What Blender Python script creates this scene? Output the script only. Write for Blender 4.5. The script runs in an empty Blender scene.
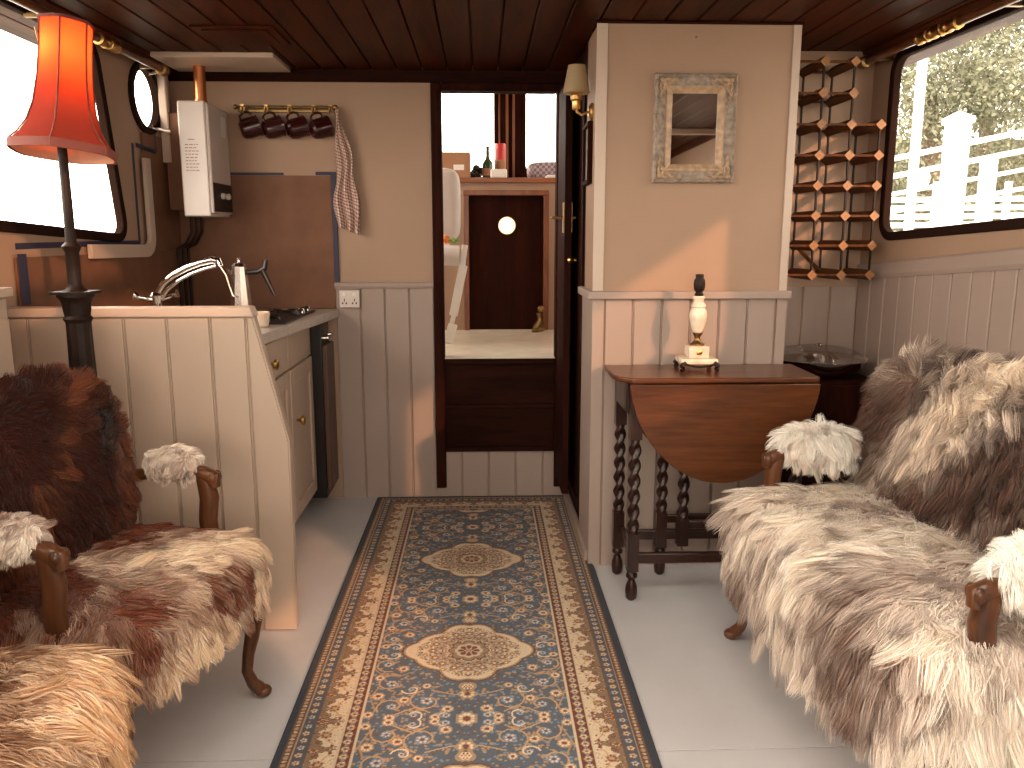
import bpy, bmesh, math, random
import numpy as np
from mathutils import Vector, Matrix
from mathutils.geometry import tessellate_polygon
PI = math.pi
R = math.radians
sc = bpy.context.scene
COL = sc.collection
random.seed(4)

# ------------------------------------------------------------------ camera
cam_d = bpy.data.cameras.new('camera')
cam_d.sensor_fit = 'HORIZONTAL'
cam_d.sensor_width = 36.0
cam_d.lens = 820.0 / 1024.0 * 36.0
cam_d.clip_start = 0.05
cam_d.clip_end = 200
cam = bpy.data.objects.new('camera', cam_d)
COL.objects.link(cam)
cam.location = (0, 0, 1.2)
cam.rotation_euler = (R(90 - 10.2), 0, R(-2.06))
sc.camera = cam

# ------------------------------------------------------------------ view, world, sun
sc.view_settings.view_transform = 'Standard'
sc.view_settings.look = 'None'
sc.view_settings.gamma = 1.0
sc.view_settings.use_curve_mapping = False
sc.view_settings.exposure = 0.15
sc.cycles.use_denoising = True
sc.cycles.max_bounces = 12
sc.cycles.diffuse_bounces = 8
sc.cycles.glossy_bounces = 4
sc.cycles.transparent_max_bounces = 12
sc.cycles.sample_clamp_indirect = 6
w = bpy.data.worlds.new('sky')
sc.world = w
w.use_nodes = True
bg = w.node_tree.nodes['Background']
bg.inputs[0].default_value = (1.0, 0.87, 0.72, 1)
# hazy sky: brighter on the port side than over the trees to starboard
_nt = w.node_tree
_tc = _nt.nodes.new('ShaderNodeTexCoord')
_sx = _nt.nodes.new('ShaderNodeSeparateXYZ')
_mr = _nt.nodes.new('ShaderNodeMapRange')
_nt.links.new(_tc.outputs['Generated'], _sx.inputs[0])
_nt.links.new(_sx.outputs['X'], _mr.inputs['Value'])
_mr.inputs['From Min'].default_value = -1
_mr.inputs['From Max'].default_value = 1
_mr.inputs['To Min'].default_value = 12.5
_mr.inputs['To Max'].default_value = 4.2
_nt.links.new(_mr.outputs[0], bg.inputs[1])
w.cycles.sampling_method = 'AUTOMATIC'

sun_d = bpy.data.lights.new('low_sun', 'SUN')
sun_d.energy = 2.7
sun_d.color = (1.0, 0.50, 0.26)
sun_d.angle = R(1.2)
sun = bpy.data.objects.new('low_sun', sun_d)
COL.objects.link(sun)
SUN_AZ, SUN_EL = R(34), R(21)     # comes over the right bow, travels to the left and aft
sd = Vector((-math.sin(SUN_AZ) * math.cos(SUN_EL), math.cos(SUN_AZ) * math.cos(SUN_EL), -math.sin(SUN_EL)))
sun.rotation_euler = sd.to_track_quat('-Z', 'Y').to_euler()
sun.location = (6, -8, 4)


def portal(name, loc, rot, sx, sy):
    l = bpy.data.lights.new(name, 'AREA')
    l.shape = 'RECTANGLE'
    l.size, l.size_y = sx, sy
    l.cycles.is_portal = True
    o = bpy.data.objects.new(name, l)
    COL.objects.link(o)
    o.location = loc
    o.rotation_euler = rot
    return o


portal('portal_left', (-1.47, 2.45, 1.53), (0, R(-90), 0), .72, 1.75)
portal('portal_left_near', (-1.52, .42, 1.53), (0, R(-90), 0), .72, 2.1)
portal('portal_right', (1.62, 2.63, 1.53), (0, R(90), 0), .72, 1.05)
portal('portal_right_near', (1.68, 1.33, 1.53), (0, R(90), 0), .72, 1.1)
portal('portal_right_bow', (1.72, -.6, 1.53), (0, R(90), 0), .72, 1.1)
portal('portal_bow', (0, -1.72, 1.22), (R(90), 0, 0), 2.2, 1.2)
portal('portal_added_skylight', (0, .79, 2.0), (0, 0, 0), 1.5, 1.2)
portal('portal_aft_left', (-1.16, 4.5, 1.8), (0, R(-90), 0), .85, 1.3)
portal('portal_aft_right', (1.02, 4.5, 1.8), (0, R(90), 0), .85, 1.3)
portal('portal_aft', (0, 5.25, 1.9), (R(-90), 0, 0), 1.7, .8)

# ------------------------------------------------------------------ materials


def lin(c):
    c = [x / 255.0 for x in c]
    return tuple((x / 12.92 if x <= .04045 else ((x + .055) / 1.055) ** 2.4) for x in c)


def mat(name, col, rough=.6, metal=0.0, var=0.0, vscale=6.0, bump=0.0, bscale=40.0, spec=.5, coat=0.0, stretch=None, emit=None, col2=None):
    m = bpy.data.materials.new(name)
    m.use_nodes = True
    nt = m.node_tree
    b = nt.nodes['Principled BSDF']
    c = (*col, 1)
    b.inputs['Base Color'].default_value = c
    b.inputs['Roughness'].default_value = rough
    b.inputs['Metallic'].default_value = metal
    b.inputs['Specular IOR Level'].default_value = spec
    if coat:
        b.inputs['Coat Weight'].default_value = coat
        b.inputs['Coat Roughness'].default_value = .15
    if emit:
        b.inputs['Emission Color'].default_value = (*emit[0], 1)
        b.inputs['Emission Strength'].default_value = emit[1]
    if var or bump:
        tc = nt.nodes.new('ShaderNodeTexCoord')
        mp = nt.nodes.new('ShaderNodeMapping')
        nt.links.new(tc.outputs['Object'], mp.inputs['Vector'])
        if stretch:
            mp.inputs['Scale'].default_value = stretch
    if var:
        n = nt.nodes.new('ShaderNodeTexNoise')
        n.inputs['Scale'].default_value = vscale
        n.inputs['Detail'].default_value = 6
        nt.links.new(mp.outputs[0], n.inputs['Vector'])
        mr = nt.nodes.new('ShaderNodeValToRGB')
        mr.color_ramp.elements[0].position = .32
        mr.color_ramp.elements[1].position = .68
        nt.links.new(n.outputs['Fac'], mr.inputs['Fac'])
        d = col2 if col2 else tuple(x * (1 - var) for x in col)
        mr.color_ramp.elements[0].color = (*d, 1)
        mr.color_ramp.elements[1].color = (*[min(1, x * (1 + var * .35)) for x in col], 1)
        nt.links.new(mr.outputs['Color'], b.inputs['Base Color'])
    if bump:
        n2 = nt.nodes.new('ShaderNodeTexNoise')
        n2.inputs['Scale'].default_value = bscale
        n2.inputs['Detail'].default_value = 4
        nt.links.new(mp.outputs[0], n2.inputs['Vector'])
        bp = nt.nodes.new('ShaderNodeBump')
        bp.inputs['Strength'].default_value = bump
        bp.inputs['Distance'].default_value = .004
        nt.links.new(n2.outputs['Fac'], bp.inputs['Height'])
        nt.links.new(bp.outputs[0], b.inputs['Normal'])
    return m


def wood(name, c1, c2, rough=.35, axis=1, scale=18.0, coat=.2, bump=.12):
    """long grain running along one object axis"""
    m = bpy.data.materials.new(name)
    m.use_nodes = True
    nt = m.node_tree
    b = nt.nodes['Principled BSDF']
    tc = nt.nodes.new('ShaderNodeTexCoord')
    mp = nt.nodes.new('ShaderNodeMapping')
    s = [1.0, 1.0, 1.0]
    s[axis] = .09
    mp.inputs['Scale'].default_value = s
    nt.links.new(tc.outputs['Object'], mp.inputs['Vector'])
    n = nt.nodes.new('ShaderNodeTexNoise')
    n.inputs['Scale'].default_value = scale
    n.inputs['Detail'].default_value = 8
    n.inputs['Roughness'].default_value = .65
    n.inputs['Distortion'].default_value = 1.1
    nt.links.new(mp.outputs[0], n.inputs['Vector'])
    n2 = nt.nodes.new('ShaderNodeTexNoise')
    n2.inputs['Scale'].default_value = scale * 9
    nt.links.new(mp.outputs[0], n2.inputs['Vector'])
    mx = nt.nodes.new('ShaderNodeMath')
    mx.operation = 'MULTIPLY_ADD'
    mx.inputs[1].default_value = .3
    nt.links.new(n2.outputs['Fac'], mx.inputs[0])
    nt.links.new(n.outputs['Fac'], mx.inputs[2])
    r = nt.nodes.new('ShaderNodeValToRGB')
    r.color_ramp.elements[0].position = .45
    r.color_ramp.elements[1].position = .85
    r.color_ramp.elements[0].color = (*c1, 1)
    r.color_ramp.elements[1].color = (*c2, 1)
    nt.links.new(mx.outputs[0], r.inputs['Fac'])
    nt.links.new(r.outputs[0], b.inputs['Base Color'])
    b.inputs['Roughness'].default_value = rough
    b.inputs['Coat Weight'].default_value = coat
    b.inputs['Coat Roughness'].default_value = .2
    b.inputs['Specular IOR Level'].default_value = .06 if coat == 0 else .3
    bp = nt.nodes.new('ShaderNodeBump')
    bp.inputs['Strength'].default_value = bump
    bp.inputs['Distance'].default_value = .002
    nt.links.new(mx.outputs[0], bp.inputs['Height'])
    nt.links.new(bp.outputs[0], b.inputs['Normal'])
    return m


def shade_mat(name, col, trans=.5, tcol=None):
    m = bpy.data.materials.new(name)
    m.use_nodes = True
    nt = m.node_tree
    out = nt.nodes['Material Output']
    nt.nodes.remove(nt.nodes['Principled BSDF'])
    d = nt.nodes.new('ShaderNodeBsdfDiffuse')
    t = nt.nodes.new('ShaderNodeBsdfTranslucent')
    x = nt.nodes.new('ShaderNodeMixShader')
    d.inputs[0].default_value = (*col, 1)
    t.inputs[0].default_value = (*(tcol or col), 1)
    x.inputs[0].default_value = trans
    nt.links.new(d.outputs[0], x.inputs[1])
    nt.links.new(t.outputs[0], x.inputs[2])
    nt.links.new(x.outputs[0], out.inputs[0])
    return m


def glass_mat(name, tint=(1, 1, 1), refl=.08):
    m = bpy.data.materials.new(name)
    m.use_nodes = True
    nt = m.node_tree
    out = nt.nodes['Material Output']
    nt.nodes.remove(nt.nodes['Principled BSDF'])
    d = nt.nodes.new('ShaderNodeBsdfTransparent')
    d.inputs[0].default_value = (*tint, 1)
    t = nt.nodes.new('ShaderNodeBsdfGlossy')
    t.inputs['Roughness'].default_value = .02
    x = nt.nodes.new('ShaderNodeMixShader')
    x.inputs[0].default_value = refl
    nt.links.new(d.outputs[0], x.inputs[1])
    nt.links.new(t.outputs[0], x.inputs[2])
    nt.links.new(x.outputs[0], out.inputs[0])
    return m


def attr_mat(name, rough=.85, trans=0.0, bump=0.0, spec=.2, sheen=0.0):
    m = bpy.data.materials.new(name)
    m.use_nodes = True
    nt = m.node_tree
    out = nt.nodes['Material Output']
    b = nt.nodes['Principled BSDF']
    a = nt.nodes.new('ShaderNodeAttribute')
    a.attribute_name = 'dye'
    nt.links.new(a.outputs['Color'], b.inputs['Base Color'])
    b.inputs['Roughness'].default_value = rough
    b.inputs['Specular IOR Level'].default_value = spec
    b.inputs['Sheen Weight'].default_value = sheen
    if trans:
        t = nt.nodes.new('ShaderNodeBsdfTranslucent')
        nt.links.new(a.outputs['Color'], t.inputs[0])
        x = nt.nodes.new('ShaderNodeMixShader')
        x.inputs[0].default_value = trans
        nt.links.new(b.outputs[0], x.inputs[1])
        nt.links.new(t.outputs[0], x.inputs[2])
        nt.links.new(x.outputs[0], out.inputs[0])
    if bump:
        n = nt.nodes.new('ShaderNodeTexNoise')
        n.inputs['Scale'].default_value = 420
        tc = nt.nodes.new('ShaderNodeTexCoord')
        nt.links.new(tc.outputs['Object'], n.inputs['Vector'])
        bp = nt.nodes.new('ShaderNodeBump')
        bp.inputs['Strength'].default_value = bump
        bp.inputs['Distance'].default_value = .002
        nt.links.new(n.outputs['Fac'], bp.inputs['Height'])
        nt.links.new(bp.outputs[0], b.inputs['Normal'])
    return m


M = {}
M['white'] = mat('white_wall_paint', (.38, .255, .18), .6, var=.06, vscale=3, spec=.2)
M['grey'] = mat('grey_panel_paint', (.37, .29, .25), .5, var=.06, vscale=3, spec=.2)
M['cream'] = mat('cream_panel_paint', (.50, .385, .30), .45, var=.05, vscale=3)
M['trim'] = mat('cream_trim_paint', (.53, .42, .34), .4)
M['floor'] = mat('pale_grey_floor_paint', (.56, .55, .56), .35, var=.08, vscale=4)
M['ceil'] = wood('ceiling_mahogany', (.020, .0038, .0012), (.075, .016, .0045), .45, 1, 16, .0)
M['dark'] = wood('dark_mahogany', (.012, .0026, .0014), (.034, .008, .004), .7, 2, 16, .0)
M['dark_x'] = wood('dark_mahogany_across', (.010, .0025, .0015), (.032, .008, .004), .7, 0, 16, .0)
M['red_wood'] = wood('red_brown_wood', (.10, .028, .010), (.26, .085, .03), .4, 2, 14, .2)
M['red_wood_x'] = wood('red_brown_wood_across', (.12, .035, .014), (.30, .10, .035), .4, 0, 14, .2)
M['oak'] = wood('varnished_oak', (.045, .013, .005), (.15, .050, .017), .28, 0, 12, .3)
M['oak_dark'] = wood('dark_oak', (.012, .004, .003), (.035, .011, .007), .3, 2, 16, .25)
M['walnut'] = wood('carved_walnut', (.035, .012, .005), (.14, .050, .018), .33, 2, 18, .3)
M['pine'] = wood('pine_blocks', (.22, .095, .035), (.42, .20, .085), .5, 1, 16, .1)
M['rackbar'] = wood('wine_rack_bar', (.05, .017, .007), (.15, .055, .02), .5, 1, 16, .0)
M['brass'] = mat('brass', (.62, .38, .13), .28, 1.0)
M['old_brass'] = mat('aged_brass', (.30, .19, .08), .38, 1.0, var=.4, vscale=40)
M['copper'] = mat('copper', (.65, .24, .10), .3, 1.0)
M['chrome'] = mat('chrome', (.72, .70, .68), .08, 1.0)
M['steel'] = mat('steel', (.55, .50, .46), .25, 1.0)
M['black'] = mat('black_plastic', (.010, .008, .008), .35)
M['rubber'] = mat('dark_rubber', (.022, .010, .007), .8, spec=.05)
M['enamel'] = mat('white_enamel', (.68, .60, .55), .25)
M['glass'] = glass_mat('window_glass')
M['clear'] = glass_mat('clear_glass', (.93, .93, .93), .22)
M['mirror'] = mat('mirror_glass', (.85, .83, .8), .02, 1.0)
M['tape'] = mat('blue_masking_tape', (.020, .020, .055), .6)
M['splash'] = mat('brown_splashback', (.19, .093, .056), .6, var=.18, vscale=9, spec=.12)
M['oven_brown'] = mat('brown_oven_enamel', (.10, .05, .035), .4)
M['worktop'] = mat('pale_worktop', (.55, .48, .42), .3, var=.12, vscale=30)
M['red_shade'] = shade_mat('red_lamp_silk', (.24, .055, .042), .42, (.72, .13, .05))
M['shade_in'] = shade_mat('pale_shade_lining', (.92, .66, .50), .5)
M['shade_band'] = mat('dark_red_braid', (.16, .045, .035), .8)
M['cream_shade'] = shade_mat('cream_shade', (.55, .43, .26), .35)
M['iron'] = mat('dark_bronze', (.020, .010, .007), .5, 0, var=.3, vscale=30, spec=.2)
M['bulb'] = mat('lit_bulb', (1, .8, .5), .5, emit=((1.0, .52, .18), 8.0))
M['alabaster'] = mat('alabaster', (.78, .66, .52), .25, var=.25, vscale=25, coat=.3)
M['mug'] = mat('dark_red_glaze', (.035, .006, .006), .18)
M['cushion_white'] = mat('white_cotton', (.66, .62, .60), .9, bump=.3, bscale=14)
M['lino'] = mat('pale_lino', (.74, .66, .54), .4, var=.15, vscale=10)
M['card'] = mat('cardboard', (.34, .17, .09), .8)
M['paper'] = mat('white_paper', (.75, .72, .68), .7)
M['red'] = mat('red_plastic', (.5, .02, .02), .35)
M['green_glass'] = mat('green_bottle', (.03, .06, .02), .1)
M['leaf'] = mat('green_leaf', (.16, .30, .06), .6)
M['orange'] = mat('orange_peel', (.8, .2, .04), .6)
M['frame_grey'] = mat('distressed_frame_paint', (.36, .29, .23), .55, var=.45, vscale=60, bump=.4, bscale=120)
M['frame_gold'] = mat('rubbed_gold_paint', (.46, .31, .19), .45, var=.35, vscale=50)
M['print'] = mat('print_paper', (.25, .20, .17), .5, var=.5, vscale=25)
M['outdoor_white'] = mat('white_dock_paint', (.82, .84, .83), .5)
M['bark'] = mat('bark', (.10, .07, .05), .9, bump=.6)
M['ground'] = mat('outside_ground', (.30, .29, .25), .9, var=.3, vscale=1)
M['fur'] = attr_mat('long_fleece', .8, .15, 0, .1, .25)
M['rug'] = attr_mat('woven_rug_pile', .95, 0, .5, .05, .1)
M['leather'] = mat('sheepskin_hide', (.25, .15, .09), .9)

# ------------------------------------------------------------------ mesh helpers


def tag(o, label=None, cat=None, group=None, kind=None):
    if label:
        o['label'] = label
    if cat:
        o['category'] = cat
    if group:
        o['group'] = group
    if kind:
        o['kind'] = kind
    return o


def thing(name, loc, label, cat, group=None, rz=0.0):
    o = bpy.data.objects.new(name, None)
    COL.objects.link(o)
    o.location = loc
    o.rotation_euler = (0, 0, rz)
    o.empty_display_size = .1
    return tag(o, label, cat, group)


def copy_tree(o, parent=None):
    c = o.copy()
    COL.objects.link(c)
    c.parent = parent
    for ch in list(o.children):
        copy_tree(ch, c)
    return c


class MB:
    def __init__(s):
        s.v, s.f, s.mi = [], [], []
        s.cur = 0

    def add(s, vs, fs, xf=None):
        n = len(s.v)
        if xf is not None:
            vs = [xf @ Vector(p) for p in vs]
        s.v += [tuple(p) for p in vs]
        s.f += [tuple(i + n for i in f) for f in fs]
        s.mi += [s.cur] * len(fs)
        return s

    def mat(s, i):
        s.cur = i
        return s

    def box(s, x0, x1, y0, y1, z0, z1, xf=None):
        vs = [(x, y, z) for z in (z0, z1) for y in (y0, y1) for x in (x0, x1)]
        fs = [(0, 2, 3, 1), (4, 5, 7, 6), (0, 1, 5, 4), (2, 6, 7, 3), (0, 4, 6, 2), (1, 3, 7, 5)]
        return s.add(vs, fs, xf)

    def prism(s, poly, axis, a0, a1, xf=None):
        """polygon (2D) in the plane normal to axis, extruded a0..a1"""
        def P(p, a):
            if axis == 'x':
                return (a, p[0], p[1])
            if axis == 'y':
                return (p[0], a, p[1])
            return (p[0], p[1], a)
        n = len(poly)
        vs = [P(p, a0) for p in poly] + [P(p, a1) for p in poly]
        tri = tessellate_polygon([[Vector((p[0], p[1], 0)) for p in poly]])
        fs = [tuple(t) for t in tri] + [tuple(n + i for i in reversed(t)) for t in tri] if n > 12 else [tuple(range(n)), tuple(reversed(range(n, 2 * n)))]
        fs += [(i, i + n, (i + 1) % n + n, (i + 1) % n) for i in range(n)]
        return s.add(vs, fs, xf)

    def lathe(s, prof, c=(0, 0, 0), seg=32, xf=None, fn=None, cap=True):
        """prof [(r,z)] around z through c; fn(r,z,theta)->r"""
        vs, fs = [], []
        m = len(prof)
        for r, z in prof:
            for k in range(seg):
                a = 2 * PI * k / seg
                rr = fn(r, z, a) if fn else r
                vs.append((c[0] + rr * math.cos(a), c[1] + rr * math.sin(a), c[2] + z))
        for i in range(m - 1):
            for k in range(seg):
                k2 = (k + 1) % seg
                fs.append((i * seg + k, i * seg + k2, (i + 1) * seg + k2, (i + 1) * seg + k))
        if cap and prof[0][0] > 1e-5:
            fs.append(tuple(reversed(range(seg))))
        if cap and prof[-1][0] > 1e-5:
            fs.append(tuple((m - 1) * seg + k for k in range(seg)))
        return s.add(vs, fs, xf)

    def tube(s, path, rad, seg=10, cap=True, xf=None, flat=1.0):
        pts = [Vector(p) for p in path]
        rr = rad if isinstance(rad, (list, tuple)) else [rad] * len(pts)
        vs, fs = [], []
        up = None
        for i, p in enumerate(pts):
            t = (pts[min(i + 1, len(pts) - 1)] - pts[max(i - 1, 0)]).normalized()
            if up is None:
                up = Vector((0, 0, 1)) if abs(t.z) < .9 else Vector((1, 0, 0))
            a = t.cross(up).normalized()
            up = a.cross(t).normalized()
            for k in range(seg):
                th = 2 * PI * k / seg
                vs.append(p + (a * math.cos(th) + up * math.sin(th) * flat) * rr[i])
        for i in range(len(pts) - 1):
            for k in range(seg):
                k2 = (k + 1) % seg
                fs.append((i * seg + k, i * seg + k2, (i + 1) * seg + k2, (i + 1) * seg + k))
        if cap:
            fs.append(tuple(reversed(range(seg))))
            fs.append(tuple((len(pts) - 1) * seg + k for k in range(seg)))
        return s.add(vs, fs, xf)

    def ball(s, c, r, seg=16, rings=8, xf=None):
        rx, ry, rz = r if isinstance(r, (tuple, list)) else (r, r, r)
        vs, fs = [(c[0], c[1], c[2] - rz)], []
        for i in range(1, rings):
            ph = -PI / 2 + PI * i / rings
            for k in range(seg):
                a = 2 * PI * k / seg
                vs.append((c[0] + rx * math.cos(ph) * math.cos(a), c[1] + ry * math.cos(ph) * math.sin(a), c[2] + rz * math.sin(ph)))
        vs.append((c[0], c[1], c[2] + rz))
        for k in range(seg):
            fs.append((0, 1 + (k + 1) % seg, 1 + k))
        for i in range(rings - 2):
            for k in range(seg):
                a, b = 1 + i * seg + k, 1 + i * seg + (k + 1) % seg
                fs.append((a, b, b + seg, a + seg))
        top = len(vs) - 1
        for k in range(seg):
            fs.append((top, 1 + (rings - 2) * seg + k, 1 + (rings - 2) * seg + (k + 1) % seg))
        return s.add(vs, fs, xf)

    def build(s, name, mats, parent=None, bevel=0.0, smooth=35, local=False, subsurf=0, seg=2, clean=True):
        me = bpy.data.meshes.new(name)
        vs = s.v
        org = Vector((0, 0, 0))
        if parent is not None and not local:
            org = parent_world(parent)
        elif parent is None and not local:
            a = np.array(vs)
            org = Vector(((a[:, 0].min() + a[:, 0].max()) / 2, (a[:, 1].min() + a[:, 1].max()) / 2, a[:, 2].min()))
        me.from_pydata([tuple(Vector(p) - org) for p in vs], [], s.f)
        if not isinstance(mats, (list, tuple)):
            mats = [mats]
        for m in mats:
            me.materials.append(m)
        me.polygons.foreach_set('material_index', s.mi)
        if clean:
            bm = bmesh.new()
            bm.from_mesh(me)
            bmesh.ops.recalc_face_normals(bm, faces=bm.faces)
            bm.to_mesh(me)
            bm.free()
        me.update()
        if smooth:
            me.polygons.foreach_set('use_smooth', [True] * len(me.polygons))
            me.set_sharp_from_angle(angle=R(smooth))
        o = bpy.data.objects.new(name, me)
        COL.objects.link(o)
        if parent is not None:
            o.parent = parent
        elif not local:
            o.location = org
        if bevel:
            b = o.modifiers.new('bevel', 'BEVEL')
            b.width = bevel
            b.segments = seg
            b.limit_method = 'ANGLE'
            b.angle_limit = R(40)
        if subsurf:
            q = o.modifiers.new('sub', 'SUBSURF')
            q.levels = q.render_levels = subsurf
        return o


def parent_world(p):
    o = Vector((0, 0, 0))
    while p is not None:
        o += p.location
        p = p.parent
    return o


def rrect(x0, x1, z0, z1, r, n=8, rise=0.0):
    """rounded rectangle in 2D; rise tilts the bottom edge (height lost from x1 towards x0)"""
    pts = []
    for cx, cz, a0 in ((x1 - r, z1 - r, 0), (x0 + r, z1 - r, 90), (x0 + r, z0 + r, 180), (x1 - r, z0 + r, 270)):
        for i in range(n + 1):
            a = R(a0 + 90 * i / n)
            px, pz = cx + r * math.cos(a), cz + r * math.sin(a)
            t = 1 - (pz - z0) / (z1 - z0)
            pz += rise * t * (x1 - px) / (x1 - x0)
            pts.append((px, pz))
    return pts


def holed(mb, outer, holes, fn, thick):
    """a slab with holes: fn(a,b,d)->3D"""
    loops = [outer] + holes
    flat = [p for l in loops for p in l]
    tri = tessellate_polygon([[Vector((p[0], p[1], 0)) for p in l] for l in loops])
    n = len(flat)
    vs = [fn(p[0], p[1], 0) for p in flat] + [fn(p[0], p[1], thick) for p in flat]
    fs = [tuple(t) for t in tri] + [tuple(n + i for i in reversed(t)) for t in tri]
    o = 0
    for l in loops:
        k = len(l)
        for i in range(k):
            a, b = o + i, o + (i + 1) % k
            fs.append((a, b, b + n, a + n))
        o += k
    mb.add(vs, fs)
    return mb


def offset_ring(mb, loop, fn, w0, w1, d0, d1):
    """a frame of rectangular section following a convex loop, from offset w0 (in) to w1 (out)"""
    c = np.mean(np.array(loop), axis=0)
    L = np.array(loop)
    nx = np.roll(L, -1, 0) - np.roll(L, 1, 0)
    nrm = np.stack([nx[:, 1], -nx[:, 0]], 1)
    nrm /= np.linalg.norm(nrm, axis=1)[:, None] + 1e-9
    s = np.sign(np.sum(nrm * (L - c), axis=1).sum())
    nrm *= s
    k = len(L)
    vs, fs = [], []
    prof = [(w0, d0), (w1, d0), (w1, d1), (w0, d1)]
    for wv, dv in prof:
        for i in range(k):
            p = L[i] + nrm[i] * wv
            vs.append(fn(p[0], p[1], dv))
    for j in range(4):
        j2 = (j + 1) % 4
        for i in range(k):
            i2 = (i + 1) % k
            fs.append((j * k + i, j * k + i2, j2 * k + i2, j2 * k + i))
    mb.add(vs, fs)
    return mb


def boards(mb, fn, a0, a1, z0, z1, pitch, th=.008, gap=.006, bead=True, ztop=None):
    """tongue and groove boards: fn(a,z,d)->3D, d outwards"""
    n = max(1, int(round((a1 - a0) / pitch)))
    pw = (a1 - a0) / n
    zt = ztop or (lambda a: z1)
    for i in range(n):
        b0, b1 = a0 + i * pw + gap / 2, a0 + (i + 1) * pw - gap / 2
        c = .003
        vs = []
        for a, d in ((b0, 0), (b0, th - c), (b0 + c, th), (b1 - c, th), (b1, th - c), (b1, 0)):
            vs.append(fn(a, z0, d))
            vs.append(fn(a, zt(a), d))
        fs = [(0, 2, 3, 1), (2, 4, 5, 3), (4, 6, 7, 5), (6, 8, 9, 7), (8, 10, 11, 9), (1, 3, 5, 7, 9, 11), (10, 8, 6, 4, 2, 0)]
        mb.add(vs, fs)
        if bead and i < n - 1:
            a = b1 + gap * .5
            vs = [fn(a + dx, z, d) for z in (z0, zt(a)) for dx, d in ((-.0012, 0), (-.0012, th - .002), (.0012, th - .002), (.0012, 0))]
            mb.add(vs, [(0, 1, 5, 4), (1, 2, 6, 5), (2, 3, 7, 6), (4, 5, 6, 7)])
    return mb


# ------------------------------------------------------------------ room shell
CZ = 1.90
YB = 3.70            # aft bulkhead
YN = -1.65           # wall behind the viewer
def XL(y): return -1.42 + .027 * y
def XR(y): return 1.60 - .025 * y

mb = MB()
mb.box(-1.75, 1.8, 1.747, YB + .02, -.03, 0)
mb.box(-1.75, 1.8, YN - .1, 1.744, -.03, 0)
tag(mb.build('floor', M['floor'], bevel=.0012), kind='structure')

KX0, KX1, KY0, KY1 = -.72, .72, .22, 1.36      # unseen skylight, added to light the foreground from above
mb = MB()
p = .107
x = -1.64
while x < 1.72:
    pr = [(x + .0025, CZ + .02), (x + .0025, CZ + .003), (x + .0055, CZ), (x + p - .0055, CZ), (x + p - .0025, CZ + .003), (x + p - .0025, CZ + .02)]
    if x + p > KX0 and x < KX1:
        mb.prism(pr, 'y', YN - .1, KY0)
        mb.prism(pr, 'y', KY1, YB)
    else:
        mb.prism(pr, 'y', YN - .1, YB)
    x += p
mb.box(-1.7, KX0 - .06, YN - .1, YB + .02, CZ + .021, CZ + .05)
mb.box(KX1 + .06, 1.76, YN - .1, YB + .02, CZ + .021, CZ + .05)
mb.box(KX0 - .06, KX1 + .06, YN - .1, KY0, CZ + .021, CZ + .05)
mb.box(KX0 - .06, KX1 + .06, KY1, YB + .02, CZ + .021, CZ + .05)
tag(mb.build('ceiling', M['ceil'], smooth=0), kind='structure')
m = MB()
for a in ((KX0 - .08, KX0 - .0, KY0 - .03, KY1 + .03), (KX1 + .0, KX1 + .08, KY0 - .03, KY1 + .03), (KX0, KX1, KY0 - .03, KY0 + .02), (KX0, KX1, KY1 - .02, KY1 + .03)):
    m.box(a[0], a[1], a[2], a[3], CZ - .012, CZ + .06)
m.box(-.02, .02, KY0, KY1, CZ + .0, CZ + .06)
wn = m.build('window_10', M['dark'])
tag(wn, kind='structure')
m = MB()
m.box(KX0 - .02, KX1 + .02, KY0 - .01, KY1 + .01, CZ + .061, CZ + .066)
m.build('pane', M['glass'], wn, smooth=0)

# side walls with their windows; unseen near ones added to light the foreground
WT = .014
fL = lambda a, z, d: (XL(a) - d, a, z)
fR = lambda a, z, d: (XR(a) + d, a, z)
winL = [(a - .13 * max(0, (b - 1.19) / .67) * (a > 2.4), b) for a, b in rrect(1.62, 3.17, 1.19, 1.865, .075, rise=.075)]
winL2 = rrect(-.55, 1.40, 1.25, 1.865, .075, rise=.07)  # out of view, added and lengthened to light the right wall and settee
port = [(3.43 + .125 * math.cos(a), 1.735 + .122 * math.sin(a)) for a in [2 * PI * k / 28 for k in range(28)]]
winR = rrect(2.14, 3.12, 1.195, 1.855, .075, rise=.05)
winR2 = rrect(.80, 1.86, 1.25, 1.865, .075, rise=.04)
winR3 = rrect(-1.10, -.10, 1.15, 1.64, .075, rise=.04)
mb = MB()
holed(mb, [(YN - .1, -.03), (YB + .02, -.03), (YB + .02, CZ + .02), (YN - .1, CZ + .02)], [winL, winL2, port], fL, WT)
tag(mb.build('wall_left', M['white'], smooth=20), kind='structure')
mb = MB()
holed(mb, [(YN - .1, -.03), (YB + .02, -.03), (YB + .02, CZ + .02), (YN - .1, CZ + .02)], [winR, winR2, winR3], fR, WT)
tag(mb.build('wall_right', M['white'], smooth=20), kind='structure')

for i, (loop, fn, nm) in enumerate(((winL, fL, 'window_1'), (winR, fR, 'window_2'), (winL2, fL, 'window_3'), (winR2, fR, 'window_4'), (winR3, fR, 'window_9'))):
    m = MB()
    offset_ring(m, loop, fn, -.018, .014, -.012, .018)
    wn = m.build(nm, M['rubber'], bevel=.004)
    tag(wn, kind='structure')
    g = MB()
    k = len(loop)
    g.add([fn(p[0], p[1], .006) for p in loop] + [fn(p[0], p[1], .009) for p in loop],
          [tuple(range(k)), tuple(reversed(range(k, 2 * k)))])
    g.build('pane', M['glass'], wn, smooth=0)
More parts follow.
